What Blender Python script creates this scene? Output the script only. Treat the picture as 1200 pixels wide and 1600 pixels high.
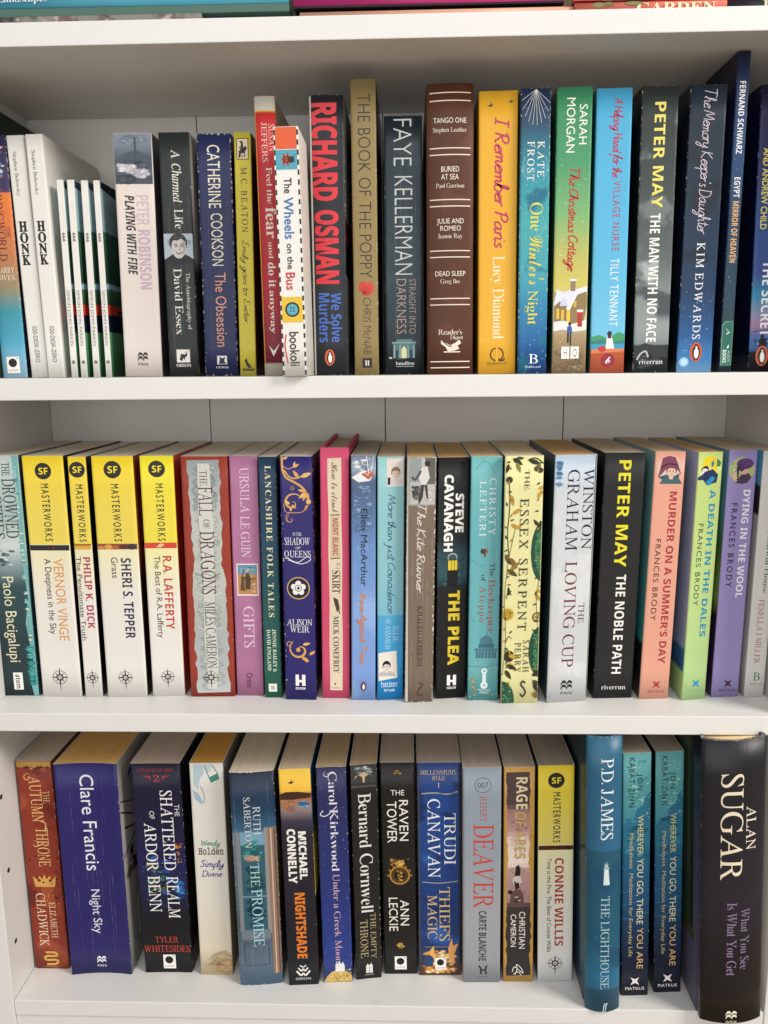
import bpy, bmesh, math, random
from mathutils import Vector, Matrix

scene = bpy.context.scene
for o in list(bpy.data.objects): bpy.data.objects.remove(o)
COL = scene.collection

# ---------------------------------------------------------------- camera
cam = bpy.data.cameras.new('camera'); cam_o = bpy.data.objects.new('camera', cam); COL.objects.link(cam_o)
YAW, PITCH, ROLL = 0.03174, 0.1795, -0.009
R0 = Vector((math.cos(YAW), math.sin(YAW), 0)); F0 = Vector((-math.sin(YAW), math.cos(YAW), 0)); Z0 = Vector((0, 0, 1))
FW = F0*math.cos(PITCH) - Z0*math.sin(PITCH); D0 = -(Z0*math.cos(PITCH) + F0*math.sin(PITCH))
RT = R0*math.cos(ROLL) - D0*math.sin(ROLL); UP = -(R0*math.sin(ROLL) + D0*math.cos(ROLL))
cam_o.matrix_world = Matrix(((RT.x, UP.x, -FW.x, .33332), (RT.y, UP.y, -FW.y, -.5808), (RT.z, UP.z, -FW.z, .62118), (0, 0, 0, 1)))
cam.sensor_fit = 'VERTICAL'; cam.sensor_height = 24.0; cam.lens = 24.0*1254.9/1600; cam.clip_start = .02; cam.clip_end = 50
cam.dof.use_dof = False
scene.camera = cam_o
scene.cycles.transparent_max_bounces = 96

# ---------------------------------------------------------------- light: a shop ceiling panel, a warm spot to the right, an added front fill, soft room light
w = bpy.data.worlds.new('World'); scene.world = w; w.use_nodes = True
w.node_tree.nodes['Background'].inputs['Color'].default_value = (.93, .96, 1, 1)
w.node_tree.nodes['Background'].inputs['Strength'].default_value = .33

def lamp(name, loc, target, size, sizey, power, color):
    l = bpy.data.lights.new(name, 'AREA'); l.shape = 'RECTANGLE'; l.size = size; l.size_y = sizey; l.energy = power; l.color = color
    o = bpy.data.objects.new(name, l); o.location = loc
    o.rotation_euler = (Vector(target) - Vector(loc)).to_track_quat('-Z', 'Y').to_euler(); COL.objects.link(o)
lamp('spot_light', (2.05, -.95, 1.75), (.35, .05, .35), .75, .75, 42, (1, .96, .895))
lamp('ceiling_light', (.2, -1.8, 2.0), (.33, 0, .5), 1.6, 1.2, 10, (1, .995, .98))
lamp('front_fill_light', (.1, -2.4, .75), (.33, 0, .5), 2.4, 1.5, 20, (1, .99, .975))  # unseen frontal fill, added to brighten the shelf interiors

vs = scene.view_settings
vs.view_transform = 'Standard'; vs.look = 'None'; vs.exposure = .2; vs.gamma = 1; vs.use_curve_mapping = False

# ---------------------------------------------------------------- materials
def lin(h):
    c = [int(h[i:i+2], 16)/255 for i in (1, 3, 5)]
    return tuple(x/12.92 if x <= .04045 else ((x+.055)/1.055)**2.4 for x in c)

def nodes(name, rough=.45, spec=.4):
    m = bpy.data.materials.new(name); m.use_nodes = True; nt = m.node_tree
    b = nt.nodes['Principled BSDF']; b.inputs['Roughness'].default_value = rough; b.inputs['Specular IOR Level'].default_value = spec
    return m, nt, b
def nn(nt, t, **k):
    n = nt.nodes.new(t)
    for a, v in k.items(): setattr(n, a, v)
    return n
def mth(nt, op, a, b=None, c=None):
    n = nn(nt, 'ShaderNodeMath', operation=op)
    for i, v in enumerate((a, b, c)):
        if v is None: continue
        if isinstance(v, (int, float)): n.inputs[i].default_value = v
        else: nt.links.new(v, n.inputs[i])
    return n.outputs[0]
def mix(nt, fac, a, b, blend='MIX'):
    n = nn(nt, 'ShaderNodeMix', data_type='RGBA', blend_type=blend)
    for s, v in ((0, fac), (6, a), (7, b)):
        if isinstance(v, (int, float)): n.inputs[s].default_value = v
        elif isinstance(v, tuple): n.inputs[s].default_value = (*v, 1)
        else: nt.links.new(v, n.inputs[s])
    return n.outputs[2]
def noise(nt, vec, scale, detail=3, stretch=None):
    if stretch:
        mp = nn(nt, 'ShaderNodeMapping'); mp.inputs['Scale'].default_value = stretch; nt.links.new(vec, mp.inputs[0]); vec = mp.outputs[0]
    n = nn(nt, 'ShaderNodeTexNoise'); n.inputs['Scale'].default_value = scale; n.inputs['Detail'].default_value = detail
    nt.links.new(vec, n.inputs['Vector']); return n.outputs['Fac']
def step(nt, v, lo, hi):
    n = nn(nt, 'ShaderNodeMapRange'); n.interpolation_type = 'SMOOTHSTEP'; n.inputs[1].default_value = lo; n.inputs[2].default_value = hi
    nt.links.new(v, n.inputs[0]); return n.outputs[0]

def plain(name, hexc, rough=.5, grain=.03, scale=60, bump=0, spec=.35):
    m, nt, b = nodes(name, rough, spec); tc = nn(nt, 'ShaderNodeTexCoord').outputs['Object']
    c = lin(hexc); n = noise(nt, tc, scale, 4)
    col = mix(nt, n, tuple(x*(1-grain*2) for x in c), tuple(min(1, x*(1+grain)) for x in c)); nt.links.new(col, b.inputs['Base Color'])
    if bump:
        bp = nn(nt, 'ShaderNodeBump'); bp.inputs['Strength'].default_value = bump; bp.inputs['Distance'].default_value = .0005
        nt.links.new(noise(nt, tc, scale*12, 3), bp.inputs['Height']); nt.links.new(bp.outputs[0], b.inputs['Normal'])
    return m

def melamine(name, hexc, marks=.12):
    """white board: fine grain, faint scuffs and dust"""
    m, nt, b = nodes(name, .42, .4); tc = nn(nt, 'ShaderNodeTexCoord').outputs['Object']; c = lin(hexc)
    col = mix(nt, noise(nt, tc, 7, 5), tuple(x*.955 for x in c), c)
    sc = step(nt, noise(nt, tc, 1, 5, (38, 90, 160)), .66, .78)
    col = mix(nt, mth(nt, 'MULTIPLY', sc, marks), col, lin('#8d8678'))
    nt.links.new(col, b.inputs['Base Color'])
    bp = nn(nt, 'ShaderNodeBump'); bp.inputs['Strength'].default_value = .12; bp.inputs['Distance'].default_value = .0004
    nt.links.new(noise(nt, tc, 900, 2), bp.inputs['Height']); nt.links.new(bp.outputs[0], b.inputs['Normal'])
    nt.links.new(mth(nt, 'MULTIPLY_ADD', noise(nt, tc, 30, 4), .25, .3), b.inputs['Roughness'])
    return m

def printed(name, stops, H, W, const=False, wob=0, blots=(), crease=0, wear=0, rough=.4, face=True):
    """printed card: colours down the height (0 = top), blotches of ink, white creases and rubbed edges"""
    m, nt, b = nodes(name, rough, .3); tc = nn(nt, 'ShaderNodeTexCoord').outputs['Object']
    sx = nn(nt, 'ShaderNodeSeparateXYZ'); nt.links.new(tc, sx.inputs[0])
    v = mth(nt, 'MULTIPLY_ADD', sx.outputs[2], -1/H, 1.0)
    vv = v
    if wob: vv = mth(nt, 'ADD', v, mth(nt, 'MULTIPLY_ADD', noise(nt, tc, 110, 4), wob*2, -wob))
    if len(stops) == 1: stops = [(0, stops[0][1]), (1, stops[0][1])]
    r = nn(nt, 'ShaderNodeValToRGB'); r.color_ramp.interpolation = 'CONSTANT' if const else 'LINEAR'; el = r.color_ramp.elements
    while len(el) < len(stops): el.new(.5)
    for e, (p, c) in zip(el, sorted(stops)): e.position = min(1, max(0, p)); e.color = (*lin(c), 1)
    nt.links.new(vv, r.inputs[0]); col = r.outputs[0]
    for i, (c, sc, th, v0, v1) in enumerate(blots):
        off = nn(nt, 'ShaderNodeVectorMath', operation='ADD'); off.inputs[1].default_value = (i*.37 + len(name)*.11, i*.21, hash_name(name)*.01); nt.links.new(tc, off.inputs[0])
        k = step(nt, noise(nt, off.outputs[0], sc, 5), th, th + .09)
        k = mth(nt, 'MULTIPLY', k, mth(nt, 'MULTIPLY', step(nt, v, v0 - .02, v0 + .02), mth(nt, 'SUBTRACT', 1.0, step(nt, v, v1 - .02, v1 + .02))))
        col = mix(nt, k, col, lin(c))
    g = noise(nt, tc, 420, 2); col = mix(nt, .10, col, mix(nt, g, (.25, .25, .25), (.8, .8, .8)), 'OVERLAY')
    if face and crease:
        k = step(nt, noise(nt, tc, 1, 2, (1500, 0, 5)), .66, .71)
        k = mth(nt, 'MULTIPLY', k, step(nt, noise(nt, tc, 1, 5, (500, 0, 160)), .38, .6))
        col = mix(nt, mth(nt, 'MULTIPLY', k, crease), col, lin('#dcd8d0'))
    if face:
        ex = mth(nt, 'SUBTRACT', W/2, mth(nt, 'ABSOLUTE', sx.outputs[0]))
        ez = mth(nt, 'MINIMUM', sx.outputs[2], mth(nt, 'SUBTRACT', H, sx.outputs[2]))
        e = mth(nt, 'MINIMUM', ex, ez)
        n1 = noise(nt, tc, 420, 6)
        k = mth(nt, 'LESS_THAN', e, mth(nt, 'MULTIPLY', mth(nt, 'MAXIMUM', mth(nt, 'SUBTRACT', n1, .62 - .10*wear), 0), .004 + .006*wear))
        col = mix(nt, mth(nt, 'MULTIPLY', k, .45 + .4*wear), col, lin('#d9d4c8'))
    nt.links.new(col, b.inputs['Base Color'])
    nt.links.new(mth(nt, 'MULTIPLY_ADD', noise(nt, tc, 70, 4), .22, rough - .1), b.inputs['Roughness'])
    bp = nn(nt, 'ShaderNodeBump'); bp.inputs['Strength'].default_value = .22; bp.inputs['Distance'].default_value = .0012
    hgt = mth(nt, 'ADD', mth(nt, 'MULTIPLY', noise(nt, tc, 1, 3, (300, 0, 12)), .5 + 1.2*crease), mth(nt, 'MULTIPLY', noise(nt, tc, 45, 3), .8))
    nt.links.new(hgt, bp.inputs['Height']); nt.links.new(bp.outputs[0], b.inputs['Normal'])
    return m
def hash_name(s): return sum(ord(c)*(i+1) for i, c in enumerate(s)) % 97

def paper(name, hexc, contrast=.07):
    """edges of stacked leaves: fine lines running from spine to fore edge"""
    m, nt, b = nodes(name, .85, .15); tc = nn(nt, 'ShaderNodeTexCoord').outputs['Object']; c = lin(hexc)
    n = noise(nt, tc, 1, 3, (1700, 10, 9)); n2 = noise(nt, tc, 1, 2, (420, 5, 4))
    k = mth(nt, 'ADD', mth(nt, 'MULTIPLY', n, .6), mth(nt, 'MULTIPLY', n2, .4))
    col = mix(nt, step(nt, k, .32, .66), tuple(x*1.75*(1-contrast) for x in c), tuple(min(.86, x*1.95) for x in c))
    col = mix(nt, mth(nt, 'MULTIPLY', noise(nt, tc, 30, 4), .25), col, tuple(x*1.1 for x in c))
    nt.links.new(col, b.inputs['Base Color'])
    bp = nn(nt, 'ShaderNodeBump'); bp.inputs['Strength'].default_value = .2; bp.inputs['Distance'].default_value = .0008
    nt.links.new(k, bp.inputs['Height']); nt.links.new(bp.outputs[0], b.inputs['Normal'])
    return m
PAPERS = {}
def paper_of(h):
    if h not in PAPERS: PAPERS[h] = paper('paper_edges', h)
    return PAPERS[h]
def ink_material():
    m, nt, b = nodes('printed_ink', .42, .35)
    a = nn(nt, 'ShaderNodeAttribute', attribute_name='ink'); tc = nn(nt, 'ShaderNodeTexCoord').outputs['Object']
    col = mix(nt, .10, a.outputs['Color'], mix(nt, noise(nt, tc, 420, 2), (.25,)*3, (.8,)*3), 'OVERLAY')
    nt.links.new(col, b.inputs['Base Color']); nt.links.new(a.outputs['Alpha'], b.inputs['Alpha']); return m
INK = ink_material()
CARD = plain('white_card', '#dcd7cc', .7)

# ---------------------------------------------------------------- lettering
FONTS = {                      # upper base, lower base, digit base, stroke offset, un-slant, squeeze
    'S': (0x1D434, 0x1D41A, 0x1D7CE, 0.0, .27, -.012),   # light serif
    'B': (0x1D400, 0x1D41A, 0x1D7CE, 0.0, 0, 0),     # bold serif
    'V': (0x1D400, 0x1D41A, 0x1D7CE, -.006, 0, 0, 1.3),   # bold serif, spaced
    'Q': (0x1D400, 0x1D41A, 0x1D7CE, 0, 0, 0, 1, .030),   # fat serif
    'I': (0x1D434, 0x1D44E, 0x1D7CE, .004, 0, 0),    # italic serif
    'J': (0x1D468, 0x1D482, 0x1D7CE, 0.0, 0, 0),     # bold italic serif
    'C': (0x1D4D0, 0x1D4EA, 0x1D7CE, 0.0, 0, 0),     # copperplate
    'N': (None, None, None, 0.0, 0, 0),              # humanist sans
    'L': (None, None, None, -.014, 0, 0),            # light sans
    'K': (None, None, None, 0, 0, 0, 1, .014),             # heavy sans
    'W': (None, None, None, 0, 0, 0, 1.35, .013),       # heavy spaced sans
    'R': (None, None, None, 0, 0, 0, 1.2),           # spaced sans
    'T': (0x1D434, 0x1D41A, 0x1D7CE, .004, .27, -.012, 1.5),   # light serif, spaced
    'X': (0x1D5D4, 0x1D5EE, 0x1D7EC, .022, 0, 0),    # extra bold sans
    'G': (0x1D5A0, 0x1D5BA, 0x1D7E2, 0.0, 0, 0),     # grotesque
    'D': (0x1D5D4, 0x1D5EE, 0x1D7EC, 0.0, 0, 0),     # bold grotesque
    'E': (0x1D608, 0x1D622, 0x1D7E2, .01, 0, 0),      # slanted grotesque
    'F': (0x1D63C, 0x1D656, 0x1D7EC, 0.0, 0, 0),     # bold slanted grotesque
    'M': (0x1D670, 0x1D68A, 0x1D7F6, .018, 0, 0),    # slab
}
HAND = {k: v for k, v in (g.split(':') for g in '''
a:5,4 3,5 1,3 1,1 2,0 4,1 5,5/5,5 5,1 6,0 7,1|b:0,1 2,6 2,10 1,9 1,2 2,0 4,0 5,3 3,5 1,3/5,3 6,4|c:5,4 3,5 1,3 1,1 3,0 5,1
d:5,4 3,5 1,3 1,1 2,0 4,1 5,5/6,10 5,1 6,0 7,1|e:1,2 3,3 5,4 3,5 1,3 1,1 3,0 5,1|f:0,1 3,7 4,10 3,10 2,5 1,-4 0,-4/0,5 4,5
g:5,4 3,5 1,3 1,1 2,0 4,1 5,5/5,5 5,0 4,-4 2,-5 1,-4 6,1|h:0,1 2,7 2,10 1,10 1,0/1,3 3,5 4,4 4,1 5,0 6,1|i:1,5 1,1 2,0 3,1/1.3,7 1.7,7.5
j:2,5 2,-3 1,-5 0,-4/2.2,7 2.6,7.5|k:1,10 1,0/4,5 1,2.5 4,0 5,1|l:0,1 2,7 2,10 1,9 1,1 2,0 3,1|m:1,5 1,0/1,3 2.5,5 3.5,4 3.5,0/3.5,3 5,5 6,4 6,1 7,0 8,1
n:1,5 1,0/1,3 3,5 4,4 4,1 5,0 6,1|o:3,5 1,4 1,1 3,0 5,1 5,4 3,5 6,5|p:1,5 1,-5/1,3 3,5 5,4 5,1 3,0 1,1|q:5,4 3,5 1,3 1,1 2,0 4,1 5,5/5,5 5,-5
r:1,5 1,0/1,3 2.5,5 4,5|s:4,4.5 2.5,5 1.5,3.8 4,1.5 3,0 1,.5|t:2,9 2,1 3,0 4,1/0,6 4,6|u:1,5 1,1 2,0 4,1 5,5/5,5 5,1 6,0 7,1|v:1,5 2.5,0 4,5 5,4.5
w:1,5 2,0 3.5,4 5,0 6,5 7,4.5|x:1,5 5,0/5,5 1,0|y:1,5 1,2 2,1 4,2 5,5/5,5 4.5,-1 3,-5 1,-4 3,-1 6,1|z:1,5 5,5 1,0 5,0|':1,10 .7,8
A:0,0 4,10 6,0/1,4 6,4|C:6,8 4,10 1,7 1,2 3,0 6,2|D:1,10 1,0/0,10 5,9 7,5 5,.5 0,0|E:6,9 4,10 2,8.5 4,5.5 1.5,3 2,.5 4,0 6,1.5
G:6,8 4,10 1,7 1,2 3,0 6,1 6,4 4,4|H:1,10 1,0/6,10 6,0/1,5 6,5|I:2,10 2,0/0,10 4,10/0,0 4,0|K:1,10 1,0/6,10 1,4.5 6,0 7,.5|M:0,0 1.5,10 4,2 6.5,10 8,0
N:1,0 1,10 6,0 6,10|P:2,10 1.5,0/0,8 3,10 6,8.5 5,5.5 2,5|R:2,10 1.5,0/0,8 3,10 6,8.5 5,5.5 2,5 4,3 6,0 7,.5|S:6,9 4,10 2,8.5 5,4 4,.5 1,1
T:4,10 3.5,0/0,9.5 4,10 8,9.5|W:0,10 2,0 4.5,8 6.5,0 9,10'''.replace('\n', '|').split('|') if g)}

def smooth(pts, n=5):
    """Catmull-Rom through the points."""
    if len(pts) < 3: return pts
    p = [pts[0]] + list(pts) + [pts[-1]]; out = []
    for i in range(1, len(p) - 2):
        for k in range(n):
            t = k / n
            out.append(tuple(.5 * (2*p[i][d] + (p[i+1][d]-p[i-1][d])*t + (2*p[i-1][d]-5*p[i][d]+4*p[i+1][d]-p[i+2][d])*t*t
                                   + (3*p[i][d]-p[i-1][d]-3*p[i+1][d]+p[i+2][d])*t**3) for d in (0, 1)))
    return out + [pts[-1]]

def ribbon(pts, w, closed=False):
    """a flat stroke: verts, faces; w is a number or a function of 0..1"""
    vs, fs = [], []; n = len(pts)
    for i, (x, y) in enumerate(pts):
        a = pts[i-1] if i or closed else pts[i]; b = pts[(i+1) % n] if i < n-1 or closed else pts[i]
        dx, dy = b[0]-a[0], b[1]-a[1]; l = math.hypot(dx, dy) or 1
        h = (w(i/(n-1)) if callable(w) else w) / 2
        vs += [(x - dy/l*h, y + dx/l*h), (x + dy/l*h, y - dx/l*h)]
    for i in range(n if closed else n-1):
        j = (i+1) % n
        fs.append((2*i, 2*i+1, 2*j+1, 2*j))
    return vs, fs

def hand_text(s, w=.9, slant=.22):
    rnd = random.Random(s); vs, fs = [], []; x = 0; lv = 0
    for ch in s:
        if ch == ' ': x += 3.2; continue
        st = HAND.get(ch) or HAND.get(ch.lower())
        if not st: x += 3; continue
        mx = 0; k = rnd.uniform(.92, 1.08); dy = rnd.uniform(-.3, .3)
        for part in st.split('/'):
            p = [tuple(float(c) for c in q.split(',')) for q in part.split()]
            mx = max(mx, max(q[0] for q in p))
            v, f = ribbon(smooth([(x + q[0] + slant*q[1], q[1]*k + dy) for q in p], 4), w)
            o = len(vs); lv = (lv + 1) % 6; vs += [(a, b, lv) for a, b in v]; fs += [tuple(i+o for i in g) for g in f]
        x += mx + (-.6 if ch.islower() else .4)
    return [(a/10, b/10, l) for a, b, l in vs], fs

_cap = {}
def text_shape(s, key):
    """2-D verts and faces of a line of text; cap height in the same units"""
    if key[0] == 'H':
        v, f = hand_text(s, {'H': .8, 'H1': .55, 'H2': 1.25}[key]); return v, f, 1.0
    up, lo, dg, off, un, lowoff = FONTS[key][:6]; gap = FONTS[key][6] if len(FONTS[key]) > 6 else 1
    def curve(t, offset):
        c = bpy.data.curves.new('t', 'FONT'); c.body = t; c.size = 1; c.offset = offset; c.resolution_u = 3; c.space_character = gap
        o = bpy.data.objects.new('t', c); m = bpy.data.meshes.new_from_object(o)
        v = [(p.co.x - un*p.co.y*0, p.co.y) for p in m.vertices]; f = [tuple(p.vertices) for p in m.polygons]
        bpy.data.objects.remove(o); bpy.data.curves.remove(c); bpy.data.meshes.remove(m)
        return v, f
    def mp(ch):
        if up and 'A' <= ch <= 'Z': return chr(up + ord(ch) - 65)
        if lo and 'a' <= ch <= 'z': return '\u210e' if lo == 0x1D44E and ch == 'h' else chr(lo + ord(ch) - 97)
        if dg and '0' <= ch <= '9': return chr(dg + ord(ch) - 48)
        return ch
    if key not in _cap:
        _cap[key] = max(y for x, y in curve(mp('H'), off)[0])
    if not un:
        v, f = curve(''.join(mp(c) for c in s), off)
    else:                                       # caps cut upright from the italic, lower case thinned from the bold
        v, f, x = [], [], 0
        for c in s:
            if c == ' ': x += .26; continue
            a, b = curve(mp(c), off if c.isupper() else lowoff)
            if c.isupper(): a = [(p - un*q, q) for p, q in a]
            x0 = min(p for p, q in a); x1 = max(p for p, q in a)
            sq = 1 if c.isupper() else .93
            o = len(v); v += [((p-x0)*sq + x, q) for p, q in a]; f += [tuple(i+o for i in g) for g in b]
            x += (x1-x0)*sq + .035 + (gap-1)*.3
    v = [(a, b, 0) for a, b in v]
    e = FONTS[key][7] if len(FONTS[key]) > 7 else 0
    if e:                                       # heavier: the same letters struck several times, a hair apart
        n = len(v); base, bf = list(v), list(f)
        for i, (dx, dy) in enumerate(((e, 0), (-e, 0), (0, e), (0, -e))):
            v += [(a+dx, b+dy, i+1) for a, b, _ in base]; f += [tuple(k+n*(i+1) for k in g) for g in bf]
    return v, f, _cap[key]

# ---------------------------------------------------------------- objects
def link(name, me, parent=None, mats=(), label=None):
    o = bpy.data.objects.new(name, me); COL.objects.link(o)
    if parent: o.parent = parent
    for m in mats: me.materials.append(m)
    if label: o['label'] = label
    return o
def thing(name, label, cat, group=None, loc=(0, 0, 0), rot=(0, 0, 0)):
    o = bpy.data.objects.new(name, None); COL.objects.link(o); o.empty_display_size = .02
    o.location = loc; o.rotation_euler = rot; o['label'] = label; o['category'] = cat
    if group: o['group'] = group
    return o
def box_mesh(name, x0, x1, y0, y1, z0, z1, bev=.0006):
    bm = bmesh.new(); bmesh.ops.create_cube(bm, size=1)
    for v in bm.verts: v.co = Vector((x0 + (v.co.x+.5)*(x1-x0), y0 + (v.co.y+.5)*(y1-y0), z0 + (v.co.z+.5)*(z1-z0)))
    if bev: bmesh.ops.bevel(bm, geom=bm.edges[:], offset=bev, segments=2, affect='EDGES', profile=.6)
    me = bpy.data.meshes.new(name); bm.to_mesh(me); bm.free(); return me

class Ink:
    """flat printed shapes gathered into one mesh with a colour per face; each new shape lies a hair above the last"""
    def __init__(s): s.v, s.f, s.c, s.k = [], [], [], 0
    def add(s, vs, fs, col):
        o = len(s.v); s.v += [(p[0], p[1], s.k + (p[2] if len(p) > 2 else 0)) for p in vs]; s.f += [tuple(i+o for i in f) for f in fs]
        s.c += [lin(c) for c in col] if isinstance(col, list) else [lin(col)]*len(fs); s.k += 1 + int(max((p[2] for p in vs if len(p) > 2), default=0))
    def dab(s, pts, cx, cz, col):
        """a soft dab: solid heart, feathered rim (the 4th number is the ink's cover)"""
        o = len(s.v); n = len(pts); s.v += [(cx + (x-cx)*.5, cz + (z-cz)*.5, s.k) for x, z in pts] + [(x + (x-cx)*.25, z + (z-cz)*.25, s.k) for x, z in pts]
        c = lin(col); s.f.append(tuple(o+i for i in range(n))); s.c.append(c)
        for i in range(n):
            j = (i+1) % n; s.f.append((o+i, o+j, o+n+j, o+n+i)); s.c.append((c, (1, 1, 0, 0)))
        s.k += 1
    def poly(s, pts, col): s.add(pts, [tuple(range(len(pts)))], col)
    def ell(s, x, z, rx, rz, col, n=24): s.poly([(x + rx*math.cos(i*math.tau/n), z + rz*math.sin(i*math.tau/n)) for i in range(n)], col)
    def ring(s, x, z, r, w, col, n=32, rz=None):
        s.add(*ribbon([(x + r*math.cos(i*math.tau/n), z + (rz or r)*math.sin(i*math.tau/n)) for i in range(n)], w, True), col)
    def line(s, pts, w, col, sm=True): s.add(*ribbon(smooth(pts, 6) if sm else pts, w), col)
    def rect(s, x0, x1, z0, z1, col): s.poly([(x0, z0), (x1, z0), (x1, z1), (x0, z1)], col)
    def text(s, t, font, x0, x1, z0, z1, col, mode):
        """d: reads downwards, x0 = foot of the letters, x1 = their tops, z0 = start, z1 = end; h: level, z0 = top, z1 = foot"""
        if mode == 's':
            n = len(t); st = (z0 - z1)/n
            for i, ch in enumerate(t): s.text(ch, font, x0, x1, z0 - st*i, z0 - st*(i+.86), col, 'h')
            return
        v, f, cap = text_shape(t, font)
        a = min(p[0] for p in v); b = max(p[0] for p in v)
        if mode == 'd': v = [(x0 + q/cap*(x1-x0), z0 - (p-a)/(b-a)*(z0-z1), l) for p, q, l in v]
        else: v = [(x0 + (p-a)/(b-a)*(x1-x0), z1 + q/cap*(z0-z1), l) for p, q, l in v]
        s.add(v, f, col)
    def build(s, name, parent, place, cut=None, label=None, clip=None):
        bm = bmesh.new(); lay = bm.loops.layers.float_color.new('ink'); vv = [bm.verts.new((x, z, k)) for x, z, k in s.v]
        for f, c in zip(s.f, s.c):
            try: fc = bm.faces.new([vv[i] for i in f])
            except ValueError: continue
            if len(c) == 2:
                for l, a in zip(fc.loops, c[1]): l[lay] = (*c[0], a)
            else:
                for l in fc.loops: l[lay] = (*c, 1)
        def bis(co, no, out=False):
            bmesh.ops.bisect_plane(bm, geom=bm.verts[:] + bm.edges[:] + bm.faces[:], plane_co=co, plane_no=no, clear_outer=out)
        if clip:
            x0, x1, z0, z1 = clip
            bis((x1, 0, 0), (1, 0, 0), True); bis((x0, 0, 0), (-1, 0, 0), True); bis((0, z1, 0), (0, 1, 0), True); bis((0, z0, 0), (0, -1, 0), True)
            if not bm.faces: bm.free(); return None
        if cut:
            for x in cut: bmesh.ops.bisect_plane(bm, geom=bm.verts[:] + bm.edges[:] + bm.faces[:], plane_co=(x, 0, 0), plane_no=(1, 0, 0))
        for v in bm.verts: v.co = Vector(place(v.co.x, v.co.y, v.co.z))
        bm.normal_update()
        me = bpy.data.meshes.new(name); bm.to_mesh(me); bm.free()
        return link(name, me, parent, (INK,), label)

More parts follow.
